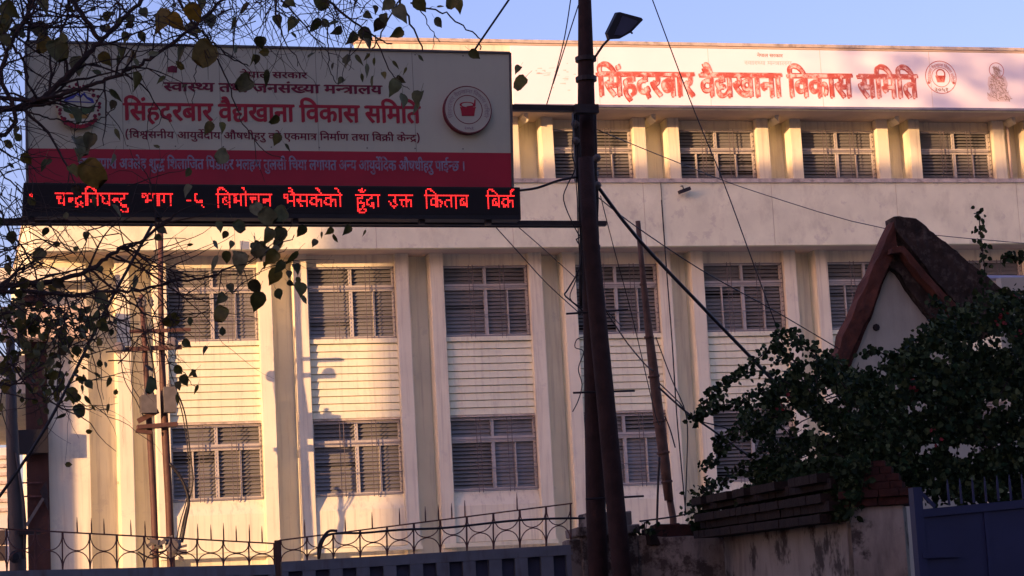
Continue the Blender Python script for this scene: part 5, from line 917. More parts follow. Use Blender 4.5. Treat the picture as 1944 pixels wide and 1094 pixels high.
# ------------------------------------------------------------------ wall, pier, brick pillar, blue gate on the right
def rough(o, amp=.02, sc_=3):
    for v in o.data.vertices:
        n_ = noise.noise_vector(v.co*sc_); v.co += n_*amp
    return o
def grid_box(name, p0, p1, th, z0, z1a, z1b, m_, parent, nx=24, nz=14, amp=.015, seed=0):
    "wall from p0 to p1 (xy), thickness th, with a slightly uneven top and face"
    p0 = Vector((*p0, 0)); p1 = Vector((*p1, 0)); d = (p1-p0).normalized(); nr = Vector((d.y, -d.x, 0))
    mb = MB(); V = {}
    for side in (0, 1):
        for i in range(nx+1):
            for j in range(nz+1):
                t = i/nx; zt = z1a+(z1b-z1a)*t
                p = p0.lerp(p1, t)+Vector((0, 0, z0+(zt-z0)*j/nz))+(-nr*th if side else Vector())
                w = noise.noise_vector(p*2.3+Vector((seed, 0, 0)))*amp + noise.noise_vector(p*7)*amp*.5
                if j == nz: p.z += w.z*1.6
                p += nr*w.x
                V[(side, i, j)] = len(mb.v); mb.v.append(tuple(p))
    for side in (0, 1):
        for i in range(nx):
            for j in range(nz): mb.f.append((V[side, i, j], V[side, i+1, j], V[side, i+1, j+1], V[side, i, j+1]))
    for i in range(nx): mb.f.append((V[0, i, nz], V[0, i+1, nz], V[1, i+1, nz], V[1, i, nz])); mb.f.append((V[0, i, 0], V[0, i+1, 0], V[1, i+1, 0], V[1, i, 0]))
    for j in range(nz): mb.f.append((V[0, 0, j], V[0, 0, j+1], V[1, 0, j+1], V[1, 0, j])); mb.f.append((V[0, nx, j], V[0, nx, j+1], V[1, nx, j+1], V[1, nx, j]))
    return mb.build(name, m_, parent, smooth=False)
YV = 24.9
pier = thing('concrete_pier', (at(1155, 1000, YV).x, YV, 0), 'stained concrete gate pier with a stepped cap behind the leaning pole', 'pier')
x0, x1 = at(1106, 1050, YV).x, at(1212, 1050, YV).x
zc = lambda x, y, Y=YV: at(x, y, Y).z
def rbox(nm, x0, x1, y0, y1, z0, z1, m_, par, amp=.012, cuts=5):
    import bmesh
    me = MB().box(x0, x1, y0, y1, z0, z1).mesh(nm, m_)
    bm = bmesh.new(); bm.from_mesh(me); bmesh.ops.bevel(bm, geom=bm.edges[:], offset=.012, segments=1, affect='EDGES')
    bmesh.ops.subdivide_edges(bm, edges=bm.edges[:], cuts=cuts, use_grid_fill=True)
    for v in bm.verts: v.co += noise.noise_vector(v.co*3.1)*amp+noise.noise_vector(v.co*9)*amp*.5
    bm.to_mesh(me); bm.free(); return obj(nm, me, par)
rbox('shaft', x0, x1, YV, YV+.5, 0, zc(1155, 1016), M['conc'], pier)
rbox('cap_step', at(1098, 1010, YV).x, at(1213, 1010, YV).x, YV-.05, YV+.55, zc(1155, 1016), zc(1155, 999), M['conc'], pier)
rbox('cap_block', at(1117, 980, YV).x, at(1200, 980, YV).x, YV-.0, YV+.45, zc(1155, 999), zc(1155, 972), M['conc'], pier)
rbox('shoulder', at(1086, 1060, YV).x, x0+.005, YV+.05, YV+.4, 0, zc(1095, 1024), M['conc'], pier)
low = thing('low_wall', (at(1290, 1050, YV).x, YV, 0), 'dark stained concrete wall between the pier and the brick topped wall', 'wall')
B1 = at(1372, 1016, 24.2)
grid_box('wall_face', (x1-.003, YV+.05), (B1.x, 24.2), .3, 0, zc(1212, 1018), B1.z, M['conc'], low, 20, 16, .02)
for x, y, w_, m_ in ((1262, 1000, .16, 'brickred'), (1243, 1008, .13, 'brickdark'), (1284, 1003, .18, 'brickred'), (1320, 1003, .2, 'brickdark'), (1345, 1000, .22, 'brickdark')):
    p = at(x, y+14, 24.9); rbox('broken_brick', p.x-w_, p.x+w_, 24.75, 25.0, p.z-.1, p.z+.03+w_*.5, M[m_], low, .03, 3)
# brick coped wall: runs from B1 towards the camera to the brick pillar
YC = 19.2
C1 = at(1605, 982, YC)
bw = thing('brick_coped_wall', (B1.x, 22, 0), 'plastered wall under stepped dark brick coping courses, half under the bush', 'wall')
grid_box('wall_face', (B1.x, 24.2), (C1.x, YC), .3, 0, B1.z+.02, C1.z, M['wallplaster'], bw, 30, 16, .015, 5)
pA, pB = Vector((B1.x-.05, 24.2, 0)), Vector((C1.x+.05, YC, 0)); d = (pB-pA).normalized(); nr = Vector((d.y, -d.x, 0))
if nr.y > 0: nr = -nr
L = (pB-pA).length
for cidx in range(5):
    out = [.04, .10, .05, .13, .03][cidx]; hB = .086+.01*(cidx % 2)
    n = int(L/.235)
    for k in range(n):
        t = (k+(.5 if cidx % 2 else 0)+.5)/n
        if t > 1: continue
        zt = (B1.z+.02)*(1-t)+C1.z*t - .045+cidx*(hB+.008)
        if cidx >= 4 and noise.noise(Vector((k*.35, cidx, 0))) > .1: continue
        c_ = pA.lerp(pB, t)+Vector((0, 0, zt+hB/2)) - nr*(.16-out-.0)
        mb = MB(); mb.obox(c_, d*(.1165+random.uniform(-.002, .001)), nr*(.17+random.uniform(-.006, .006)), Vector((0, 0, hB/2-random.uniform(0, .004))))
        o = mb.build('brick', M['brickdark'], bw)
# brick pillar with corbelled cap
YK = 18.6
bp_ = thing('brick_pillar', at(1660, 1150, YK), 'plastered gate pillar with corbelled red brick cap beside the blue gate', 'pillar')
xc0, xc1 = at(1652, 1030, YK).x, at(1738, 1030, YK).x
ztop = at(1690, 960, YK).z
ang = rad(-28)
cx, cy = (xc0+xc1)/2-.02, YK+.22
def rot(p, a=ang): return Vector((cx+(p[0])*math.cos(a)-(p[1])*math.sin(a), cy+(p[0])*math.sin(a)+(p[1])*math.cos(a), p[2]))
def pbox(nm, hw, z0, z1, m_, amp=.01, cuts=4):
    import bmesh
    P = [rot((sx*hw, sy*hw, z)) for z in (z0, z1) for sx, sy in ((-1, -1), (1, -1), (1, 1), (-1, 1))]
    m0 = MB(); m0.quadbox(P); me = m0.mesh(nm, m_)
    bm = bmesh.new(); bm.from_mesh(me); bmesh.ops.subdivide_edges(bm, edges=bm.edges[:], cuts=cuts, use_grid_fill=True)
    for v in bm.verts: v.co += noise.noise_vector(v.co*3.1)*amp
    bm.to_mesh(me); bm.free(); return obj(nm, me, bp_)
pbox('shaft', .235, 0, ztop, M['wallplaster'], .012, 8)
z = ztop
for lv, (hw, hh) in enumerate(((.29, .075), (.33, .075), (.25, .07), (.22, .07), (.16, .07), (.10, .06))):
    nbk = max(1, int(round(hw*2/.22)))
    for side in range(4):
        a_ = ang+side*math.pi/2
        for k in range(nbk):
            w_ = (2*hw-.11)/nbk; xc = -hw+w_*(k+.5)+(.0 if side % 2 else 0); yc = -hw+.055
            c_ = rot((xc, yc, z+hh/2), a_); ax = Vector((math.cos(a_), math.sin(a_), 0)); ay = Vector((-math.sin(a_), math.cos(a_), 0))
            mb = MB(); mb.obox(c_, ax*(w_/2-.005), ay*(.054+random.uniform(-.004, .004)), Vector((0, 0, hh/2-.004))); mb.build('brick', M['brickred'], bp_)
    pbox('core', hw-.10 if hw > .12 else .02, z, z+hh-.004, M['brickdark'], 0, 0)
    z += hh
# blue gate at right
YJ = 17.6
bg_ = thing('blue_gate', at(1850, 1150, YJ), 'deep blue sheet metal gate with a row of spikes at the right edge', 'gate')
pa, pb = at(1740, 968, YJ), at(2060, 938, YJ)
def sl(x): return pa.z+(x-pa.x)/(pb.x-pa.x)*(pb.z-pa.z)
def slab2(nm, x0, x1, lo, hi, y0, y1, m_, abslo=None):
    m0 = MB(); zl = (abslo, abslo) if abslo is not None else (sl(x0)+lo, sl(x1)+lo)
    m0.quadbox([(x0, y0, zl[0]), (x1, y0, zl[1]), (x1, y1, zl[1]), (x0, y1, zl[0]), (x0, y0, sl(x0)+hi), (x1, y0, sl(x1)+hi), (x1, y1, sl(x1)+hi), (x0, y1, sl(x0)+hi)])
    return m0.build(nm, m_, bg_)
slab2('top_rail', pa.x, pb.x, -.07, 0, YJ-.03, YJ+.05, M['gateblue'])
slab2('sheet', pa.x+.02, pb.x, 0, -.07, YJ+.0, YJ+.02, M['gateblue'], abslo=.1)
MB().box(pa.x-.035, pa.x+.045, YJ-.04, YJ+.06, 0, at(1740, 926, YJ).z).build('stile', M['gateblue'], bg_)
mb = MB(); mb.bar(at(1742, 930, YJ), at(1775, 962, YJ), .02, .03); mb.build('corner_brace', M['gateblue'], bg_)
for k in range(13):
    x = 1800+k*23.5; y_ = 962-(x-1748)*.075
    a_ = at(x+2, y_, YJ); b_ = at(x-2, y_-48, YJ); mb = MB(); mb.tube([a_, a_.lerp(b_, .7), b_], [.012, .011, .003], 6)
    mb.build('spike', M['gateblue'], bg_)

for z in (1.15, 2.0):
    MB().box(pa.x+.0, pa.x+.35, YJ-.05, YJ-.031, z, z+.05).build('hinge_strap', M['gateblue'], bg_)
for x in (pa.x+.62, pa.x+1.24): MB().box(x, x+.045, YJ-.02, YJ-.001, .15, sl(x)-.075).build('stiffener', M['gateblue'], bg_)

# ------------------------------------------------------------------ gabled outbuilding
YA = 27.5
gb = thing('gabled_shed', (at(1700, 900, YA).x, YA, 0), 'small old outbuilding with a steep gable edged in mossy red brick behind the bush', 'shed')
P = [at(x, y, YA) for x, y in ((1600, 700), (1693, 500), (1730, 535), (1820, 650), (1850, 760))]
poly = [(P[0].x, 0)]+[(p.x, p.z) for p in P]+[(P[-1].x, 0)]
MB().prism(poly[::-1], YA, YA+.3).build('gable_wall', M['gable'], gb)
mb = MB(); p = at(1663, 622, YA); mb.lathe(p+Vector((0, .02, 0)), (0, -1, 0), [(0, .05), (.04, .05), (.05, .02)], 8); mb.build('vent_hole', M['dark'], gb)
import bmesh
def band(nm, outer, inner, y0, y1, m_, amp=.03, seg=10):
    "uneven rendered band between two polylines given in photo coordinates, from depth y0 to y1"
    def res(pl, n):
        Ls = [0]
        for a, b in zip(pl, pl[1:]): Ls.append(Ls[-1]+math.hypot(b[0]-a[0], b[1]-a[1]))
        out = []
        for k in range(n+1):
            t = Ls[-1]*k/n; i = 0
            while i < len(pl)-2 and Ls[i+1] < t: i += 1
            u = (t-Ls[i])/(Ls[i+1]-Ls[i]); out.append((pl[i][0]+(pl[i+1][0]-pl[i][0])*u, pl[i][1]+(pl[i+1][1]-pl[i][1])*u))
        return out
    O, I = res(outer, seg), res(inner, seg); m0 = MB(); K = 5
    rows = []
    for k in range(seg+1):
        o_, i_ = at(*O[k], y0), at(*I[k], y0); r_ = []
        for j in range(K): q = o_.lerp(i_, j/(K-1)); r_.append(Vector((q.x, y0, q.z)))
        for j in range(K): q = i_.lerp(o_, j/(K-1)); r_.append(Vector((q.x, y1, q.z)))
        r_ = [v+noise.noise_vector(v*3.5)*amp+noise.noise_vector(v*9)*amp*.7+noise.noise_vector(v*23)*amp*.35 for v in r_]; rows.append(len(m0.v)); m0.v += [tuple(v) for v in r_]
    n2 = 2*K
    for k in range(seg):
        for j in range(n2): m0.f.append((rows[k]+j, rows[k]+(j+1) % n2, rows[k+1]+(j+1) % n2, rows[k+1]+j))
    m0.f.append(tuple(rows[0]+j for j in range(n2))); m0.f.append(tuple(rows[-1]+j for j in range(n2))[::-1])
    return m0.build(nm, m_, gb, smooth=False)
band('left_rake', [(1580, 690), (1641, 545), (1700, 415)], [(1604, 700), (1654, 585), (1704, 472)], YA-.2, YA+.04, M['rake'], .025, 16)
band('left_rake_moulding', [(1604, 696), (1655, 585), (1700, 485)], [(1614, 700), (1657, 592), (1690, 508)], YA-.12, YA+.2, M['brickred'], .02, 16)
band('right_rake', [(1697, 413), (1732, 412), (1795, 458), (1850, 505), (1925, 570)], [(1706, 440), (1728, 470), (1775, 530), (1830, 590), (1880, 640)], YA-.25, YA+.05, M['moss'], .03, 30)
band('right_rake_lip', [(1696, 470), (1714, 464), (1760, 520), (1810, 572), (1850, 620)], [(1692, 482), (1711, 477), (1753, 531), (1802, 584), (1842, 630)], YA-.33, YA+.2, M['rake'], .025, 20)
band('right_rake_soffit', [(1686, 480), (1712, 482), (1750, 540), (1790, 590), (1830, 640)], [(1688, 505), (1704, 515), (1733, 560), (1775, 610), (1812, 655)], YA-.14, YA+.2, M['moss'], .03, 18)
# corrugated roof behind
mb = MB(); pz = at(1880, 528, YA+1.2); n = 44
for k in range(n):
    x = pz.x-.2+k*.045; dz = .018*math.cos(k*math.pi/2)
    mb.v += [(x, YA+.6, pz.z+dz-.12), (x, YA+4.5, pz.z+dz+.55)]
for k in range(n-1): mb.f.append((2*k, 2*k+2, 2*k+3, 2*k+1))
o = mb.build('corrugated_roof', M['tin'], gb); sm = o.modifiers.new('s', 'SOLIDIFY'); sm.thickness = .01
MB().box(pz.x-.3, pz.x+1.8, YA+.3, YA+.45, 0, pz.z-.14).build('side_wall', M['gable'], gb)

# ------------------------------------------------------------------ foliage helpers
def leaf_mesh(name, m_, kind=0, curl=0):
    if kind == 0:   # rounded heart with a short tip
        h = [(0, 0), (.20, -.06), (.38, .08), (.45, .32), (.36, .60), (.15, .84), (0, 1.06)]
    elif kind == 1: # twin lobed
        h = [(0, .02), (.26, -.04), (.46, .15), (.50, .45), (.42, .74), (.26, .93), (.08, .80), (0, .66)]
    elif kind == 2: # narrow
        h = [(0, 0), (.14, .12), (.20, .35), (.17, .62), (.08, .86), (0, 1.1)]
    else:
        h = [(0, 0), (.28, .08), (.40, .34), (.30, .66), (0, 1.0)]
    fold, bend, side = ((.22, .12, .0), (.55, .35, .05), (.05, .55, -.10), (.8, .1, .12))[curl % 4]
    mb = MB(); n = len(h); mid = []
    zf = lambda x, y: fold*abs(x)-bend*y*y+side*x*y*3+.03*math.sin(9*y+5*x)
    for k, (x, y) in enumerate(h): mb.v.append((side*y*.4, y, zf(0, y))); mid.append(k)
    for s_ in (-1, 1):
        q = len(mb.v); w = 1 if s_ > 0 else .9
        for k, (x, y) in enumerate(h): mb.v.append((s_*x*w+side*y*.4, y, zf(s_*x, y)))
        for k in range(n-1): mb.f.append((mid[k], q+k, q+k+1, mid[k+1]) if s_ > 0 else (mid[k], mid[k+1], q+k+1, q+k))
    if kind != 3: mb.tube([(0, .02, 0), (.03, -.3, .05), (0, -.62, .16)], [.018, .015, .012], 3, cap=False)
    me = bpy.data.meshes.new(name); me.from_pydata(mb.v, [], mb.f); me.materials.append(m_); me.validate()
    me.polygons.foreach_set('use_smooth', [True]*len(me.polygons)); return me
def basis(rng, ang, tilt=.9):
    "leaf frame: length axis at screen-ish angle, facing roughly sideways with random tilt"
    y = Vector((math.sin(ang), rng.uniform(-.5, .5), math.cos(ang))).normalized()
    n_ = Vector((rng.gauss(0, tilt), -1, rng.gauss(0, tilt))).normalized()
    x = y.cross(n_).normalized(); n_ = x.cross(y)
    return Matrix((x, y, n_)).transposed()

# ------------------------------------------------------------------ foreground tree
YX = 10.5
tree = thing('street_tree', (-2.2, 10.8, 0), 'half bare tree with thin branches and heart shaped leaves hanging before the signboard', 'tree')
mb = MB(); tk = [Vector((-2.2, 10.8, 0)), Vector((-2.1, 10.8, 1.2)), Vector((-2.25, 10.7, 2.4)), Vector((-2.0, 10.7, 3.4)), Vector((-2.1, 10.6, 4.6)), Vector((-1.7, 10.6, 5.8)), Vector((-1.3, 10.6, 7))]
mb.tube(tk, [.2, .17, .15, .13, .1, .07, .03], 12); mb.build('trunk', M['bark'], tree, smooth=True)
rng = random.Random(11)
twigs = MB(); tips = []
def curve_pts(P, n=4):
    Q = []
    for i in range(len(P)-1):
        a = P[max(i-1, 0)]; b = P[i]; c = P[i+1]; d = P[min(i+2, len(P)-1)]
        for k in range(n):
            t = k/n; Q.append(.5*((2*b)+(c-a)*t+(2*a-5*b+4*c-d)*t*t+(3*b-a-3*c+d)*t**3))
    Q.append(P[-1]); return Q
def twig(p, d, L, r, depth):
    n = max(4, int(L/.05)); P = [p]; q = p.copy(); dd = d.normalized()
    bend = Vector((rng.gauss(0, .05), rng.gauss(0, .03), rng.gauss(0, .05)-.015))
    for k in range(n):
        dd = (dd+bend+Vector((rng.gauss(0, .2), rng.gauss(0, .08), rng.gauss(0, .2)))).normalized(); q = q+dd*(L/n); P.append(q)
        if depth > 0 and rng.random() < .20*(1 if depth > 1 else .6):
            sd_ = Vector((rng.choice((-1, 1))*rng.uniform(.5, 1), rng.uniform(-.3, .3), rng.uniform(-.9, .7)))
            twig(q, (dd*.8+sd_*.8), L*rng.uniform(.35, .75), r*(1-k/n*.5)*.6, depth-1)
    twigs.tube(P, [r*(1-.75*i/len(P)) for i in range(len(P))], 4, cap=False)
    tips.append((P[-1], dd))
def branch(pts, w0, w1, dens, L=.5, y0=YX, y1=YX, start=None, depth=2):
    P = [at(x, y, y0+(y1-y0)*i/(len(pts)-1)) for i, (x, y) in enumerate(pts)]
    if start is not None: P = [start]+P
    Q = curve_pts(P, 5); n = len(Q)
    R_ = [max(.0016, (w0+(w1-w0)*i/(n-1))/2/F*YX*1.02) for i in range(n)]
    Q = [q+Vector((rng.gauss(0, .004), 0, rng.gauss(0, .004))) for q in Q]
    mb = MB(); mb.tube(Q, R_, 7 if w0 > 5 else 5); mb.build('branch', M['bark'], tree, smooth=True)
    tot = sum((Q[i+1]-Q[i]).length for i in range(n-1))
    for k in range(int(tot*dens)):
        i = rng.randrange(1, n-1); d_ = (Q[i+1]-Q[i]).normalized()
        sd_ = Vector((rng.uniform(-1, 1), rng.uniform(-.35, .35), rng.uniform(-1, .8)))
        twig(Q[i], d_*.7+sd_*.9, L*rng.uniform(.4, 1.1), R_[i]*.45+.0010, depth)
J1, J2, J3 = tk[3], tk[4], tk[5]
branch([(-140, 240), (-60, 215), (0, 208), (52, 202), (87, 180), (115, 154), (146, 126), (174, 95), (195, 74), (233, 36), (269, 0), (300, -40)], 15, 7, 5, .45, start=J2)
branch([(0, 184), (69, 189), (123, 178), (175, 162), (219, 144), (261, 125), (302, 99), (357, 60), (406, 16), (428, -10)], 9, 5, 7, .4, 10.5, 10.2, start=J2)
branch([(120, -30), (134, 0), (165, 41), (189, 74)], 11, 9, 4, .5)
branch([(0, 205), (-60, 210), (-140, 215)], 14, 16, 0)
branch([(330, -20), (340, 0), (357, 33), (385, 62), (411, 88), (439, 110), (472, 126)], 7, 2, 5, .35)
branch([(-60, 260), (0, 132), (22, 80), (41, 47), (58, 14), (70, -20)], 9, 8, 9, .5, start=J2)
branch([(55, -20), (56, 0), (55, 40), (54, 80)], 10, 6, 4, .4)
branch([(-10, 30), (5, 55), (27, 90), (47, 123), (52, 160)], 7, 4, 6, .4)
branch([(0, 185), (41, 208), (82, 222), (115, 228), (159, 233), (192, 222), (219, 203)], 4, 2, 4, .3)
branch([(377, 80), (373, 123), (369, 160), (365, 197)], 2.5, 1.5, 1, .2)
branch([(395, 60), (403, 96), (428, 143), (444, 192), (463, 233), (499, 285), (540, 300)], 4, 1.5, 2, .25, depth=1)
branch([(49, 211), (74, 236), (96, 263), (112, 280)], 2.5, 1.3, 2, .2)
branch([(505, -30), (522, 0), (527, 33), (541, 77), (566, 123)], 6, 1.5, 3, .3, depth=1)
branch([(520, -20), (536, 0), (590, 63), (618, 90)], 5, 2, 7, .3)
branch([(590, -30), (623, 0), (670, 41), (719, 74), (745, 84)], 7, 2, 7, .3, depth=1)
branch([(745, -20), (758, 0), (782, 44), (804, 95)], 6, 3, 2, .25, depth=1)
branch([(760, -10), (755, 5), (730, 50), (706, 93)], 4, 3, 2, .2, depth=1)
branch([(780, 5), (802, 16), (843, 25), (870, 44), (909, 71), (911, 95)], 4, 2.5, 4, .12, depth=1)
branch([(712, 70), (739, 132), (761, 159), (777, 169)], 3, 1.2, 2, .15, depth=0)
branch([(622, 40), (623, 80), (625, 123), (637, 156), (646, 160)], 3, 1.2, 1, .15, depth=0)
branch([(795, 15), (812, 45), (829, 71), (835, 80)], 2.5, 1.5, 5, .12, depth=1)
branch([(668, 75), (665, 105), (664, 134)], 2, 1.2, 0)
branch([(-120, 520), (-40, 560), (0, 549), (35, 539), (69, 539), (115, 530), (156, 518), (188, 501), (215, 480), (240, 468), (264, 459), (302, 431), (330, 405)], 13, 5, 6, .42, start=J1)
branch([(0, 555), (52, 553), (139, 560), (208, 553), (261, 553), (313, 539), (382, 530), (434, 508), (500, 480), (560, 450)], 8, 2, 7, .38)
branch([(174, 515), (215, 549), (250, 575), (288, 601), (347, 608), (400, 588)], 5, 1.8, 4, .3)
branch([(222, 487), (278, 515), (310, 535), (347, 563), (400, 567), (452, 546), (500, 511), (545, 470)], 4.5, 1.5, 6, .3)
branch([(-20, 618), (50, 622), (104, 615), (174, 608), (222, 588), (250, 567)], 4, 2, 6, .3)
branch([(-30, 330), (0, 400), (20, 440), (60, 500), (90, 580), (110, 640), (150, 690), (190, 712)], 5, 1.8, 6, .4)
branch([(-30, 640), (20, 690), (60, 740), (120, 775), (170, 776), (205, 778)], 5, 1.6, 5, .3)
branch([(-20, 480), (30, 470), (80, 455), (140, 470), (190, 475), (240, 480)], 3, 1.4, 6, .3)
branch([(-30, 720), (30, 730), (70, 700), (130, 660), (165, 645)], 5, 2, 8, .35)
branch([(320, 690), (345, 705), (365, 730), (378, 742)], 2, 1.2, 0)
branch([(40, 45), (125, 52), (190, 50), (240, 40), (300, 50), (340, 70)], 4, 2, 7, .35)
branch([(190, 75), (240, 92), (280, 97), (330, 88)], 3, 1.6, 3, .25)
branch([(-30, 300), (20, 345), (50, 370)], 4, 2, 8, .4)
for k in range(150):   # bare twigs crossing low on the left
    x, y = rng.uniform(-40, 330), rng.gauss(560, 75); a_ = rng.choice((rng.uniform(-.5, .5), rng.uniform(2.6, 3.7), rng.uniform(4.2, 5.2)))
    twig(at(x, y, YX+rng.uniform(-.8, .6)), Vector((math.cos(a_), rng.uniform(-.3, .3), math.sin(a_))), rng.uniform(.2, .5), .0032, 1)
for k in range(520):   # fine twig haze along the top and left edge
    if k % 3 == 0: x, y = rng.uniform(-40, 40), rng.uniform(0, 560)
    else: x, y = rng.uniform(0, 700), rng.uniform(-60, 40)*(1 if rng.random() < .8 else 1.8)
    a_ = rng.uniform(0, 6.28); twig(at(x, y, YX+rng.uniform(-.8, .8)), Vector((math.cos(a_), rng.uniform(-.3, .3), math.sin(a_)-.5)), rng.uniform(.15, .42), .0026, 1)
twigs.build('twigs', M['bark'], tree, kind='stuff')
# leaves
LM = {}
for mk in ('leaf', 'leafy', 'leafg'):
    for kd in (0, 1, 2):
        for cu_ in range(4): LM[(mk, kd, cu_)] = leaf_mesh('leaf', M[mk], kd, cu_)
leafn = 0
def put_leaf(x, y, s_, mk='leaf', kd=0, ang=None, Y=None, tilt=.5):
    global leafn
    Y = YX+rng.uniform(-.5, .3) if Y is None else Y
    L_ = s_/F*Y*1.0
    ang = rng.uniform(2.2, 4.1) if ang is None else ang
    Mx = basis(rng, ang, tilt); p = at(x, y, Y)
    o = bpy.data.objects.new('leaf', LM[(mk, kd, rng.randrange(4))]); COL.objects.link(o); o.parent = tree
    o.matrix_parent_inverse = Matrix.Translation(tree.location).inverted()
    c_ = p-Mx@Vector((0, .5*L_, 0))
    o.matrix_basis = Matrix.Translation(c_)@Mx.to_4x4()@Matrix.Scale(L_, 4); leafn += 1
LV = """82 16 40 l0;203 33 24 l0;248 38 28 l0;274 25 27 l0;310 41 46 y0;333 42 38 y0;370 26 42 y0;384 5 24 l0;400 41 30 g0;444 44 38 l2;367 59 32 g0;241 73 27 l0;271 70 22 l0;77 85 38 y1;112 96 52 l1;80 60 38 g0;148 126 36 g0;200 112 28 y0;225 115 26 l2;244 112 30 y0;230 99 28 l0;343 100 34 g2;387 104 56 y1;258 156 38 l0;219 180 34 l2;214 200 22 l0;307 152 26 l2;463 159 40 l1;395 243 30 l0;422 243 26 l0;143 219 44 l1;223 254 27 l2;480 114 30 l2;494 82 30 l0;466 16 32 l2;154 277 42 g1;170 270 36 l0;420 298 32 g1;150 293 30 l0;174 328 54 y1;52 303 28 l0;83 314 28 g2;214 303 28 g2;140 324 30 l0;149 362 26 l0;354 359 22 g0;222 400 32 g2;180 383 26 g2;28 248 20 l0;24 230 22 l2;
612 5 42 l1;552 4 24 l0;527 42 28 l0;555 46 32 l0;597 49 37 l0;620 44 20 g0;642 60 28 l0;667 74 32 l0;696 66 34 l0;697 85 28 l0;736 10 30 g0;711 20 22 l0;700 30 22 l0;730 36 26 l0;719 49 34 l0;762 26 36 g0;752 64 32 l0;799 10 38 l0;854 5 36 l1;872 8 32 l0;833 44 27 l0;675 5 20 l2;681 112 28 l2;697 108 20 l2;711 117 18 l2;697 133 28 g2;688 148 22 l2;706 154 24 g2;729 144 17 l0;751 122 22 l2;770 133 16 l2;762 151 24 l0;750 165 32 g0;766 192 32 l0;794 186 38 l0;790 205 30 g2;799 110 18 g2;902 104 27 l0;983 132 22 l0;986 156 34 l1;648 156 20 l0;632 126 16 l2;659 117 20 g2;518 227 28 l1;525 265 26 l0;546 280 22 l2;506 147 36 l2;487 114 22 l0;497 81 28 l0;511 411 38 g1;532 407 36 l1;490 400 32 g0;
87 442 20 l0;24 452 26 l0;163 449 20 l0;73 487 34 l0;17 511 24 l0;113 539 26 l0;257 537 34 g2;195 568 34 l0;113 570 20 l0;200 586 28 l2;198 622 24 l0;170 664 22 g2;186 713 22 l2;156 723 26 l0;285 733 38 l1;139 749 24 l0;167 760 24 l2;205 775 24 l2;309 438 24 l0;302 452 20 l0;323 608 36 l1;420 594 33 l1;356 652 22 l0;387 664 18 l0;339 733 20 l0;340 702 24 l0;365 709 24 l2;351 723 26 l0;373 739 20 l2;337 758 24 l2;410 466 22 l0;406 497 32 g2;431 490 28 l0;455 497 38 g0;455 431 30 l1;417 431 24 l0;427 447 20 l0;490 475 32 l1;438 549 22 l0;420 568 26 l0;486 546 36 l0;490 574 44 l0;361 612 18 l0;
509 449 38 l0;531 449 42 l0;573 440 27 l0;625 440 20 l0;611 446 16 l2;637 452 22 l2;597 462 18 l0;657 438 24 l0;693 441 14 l2;493 478 44 l0;515 491 36 l0;557 489 37 l2;533 507 29 l0;563 512 28 l0;549 521 18 l0;521 526 35 l0;552 539 16 l0;566 534 16 l0;571 550 36 l0;531 560 27 l0;139 750 30 l0;150 782 30 l1;117 792 26 l2;178 774 16 l2;15 700 34 l0;10 735 30 l0;45 655 30 g0;20 20 40 l0;8 45 40 l0;30 60 30 g0;12 75 30 l0"""
MK = {'l': 'leaf', 'y': 'leafy', 'g': 'leafg'}
for e_ in LV.replace('\n', '').split(';'):
    a_ = e_.split()
    if len(a_) == 4: put_leaf(float(a_[0]), float(a_[1]), float(a_[2])*(rng.uniform(.8, .94) if a_[3][0] == 'l' else 1.0), MK[a_[3][0]], int(a_[3][1]))
cl = [(60, 640, 60, 40), (110, 680, 60, 50), (150, 610, 50, 25), (30, 600, 30, 40), (90, 740, 60, 40), (10, 40, 15, 40), (20, 560, 25, 60), (470, 480, 60, 25)]
while leafn < 250:
    c_ = rng.choice(cl+[cl[0], cl[1]]); put_leaf(rng.gauss(c_[0], c_[2]*.6), rng.gauss(c_[1], c_[3]*.6), rng.uniform(12, 24), rng.choice(('leaf', 'leaf', 'leafg')), rng.choice((0, 0, 1, 2)))
mb = MB()
def scatter(mb, p, L_, rr_, kd=3, tilt=1.0, ang=None):
    Mx = basis(rr_, rr_.uniform(0, 6.28) if ang is None else ang, tilt)
    h = [(0, 0), (.34, .22), (.36, .6), (0, 1.0)]
    vs = [Mx@(Vector((x*s_, y, .2*x))*L_)+p for s_ in (1, -1) for x, y in h]
    mb.raw([vs[0], vs[1], vs[2], vs[3], vs[5], vs[6]], [(0, 1, 2, 3), (0, 3, 5, 4)])
for k in range(300):
    c_ = rng.choice(cl[:5]); scatter(mb, at(rng.gauss(c_[0], c_[2]*.7), rng.gauss(c_[1], c_[3]*.6), YX+rng.uniform(-.5, .8)), rng.uniform(.02, .05), rng)
for p, d_ in tips:
    if rng.random() < .05: scatter(mb, p, rng.uniform(.03, .06), rng)
mb.build('small_leaves', M['leaf'], tree, kind='stuff')

# ------------------------------------------------------------------ bougainvillea over the wall
bush = thing('bougainvillea_bush', (at(1750, 900, 24).x, 23.6, 0), 'large dark green bougainvillea with a few red flowers sprawling over the right wall', 'bush')
rb = random.Random(5)
poly = [(1395, 800), (1420, 760), (1455, 735), (1475, 700), (1500, 690), (1545, 690), (1590, 690), (1620, 712), (1680, 700), (1715, 665), (1745, 640), (1770, 615), (1810, 595), (1850, 575), (1900, 560), (2100, 545), (2100, 960), (1800, 945), (1760, 935), (1735, 935), (1650, 880), (1640, 925), (1600, 1000), (1540, 1000), (1480, 985), (1445, 955), (1432, 915), (1425, 880), (1440, 850), (1420, 830)]
def inside(x, y):
    c = False; j = len(poly)-1
    for i in range(len(poly)):
        if (poly[i][1] > y) != (poly[j][1] > y) and x < (poly[j][0]-poly[i][0])*(y-poly[i][1])/(poly[j][1]-poly[i][1])+poly[i][0]: c = not c
        j = i
    return c
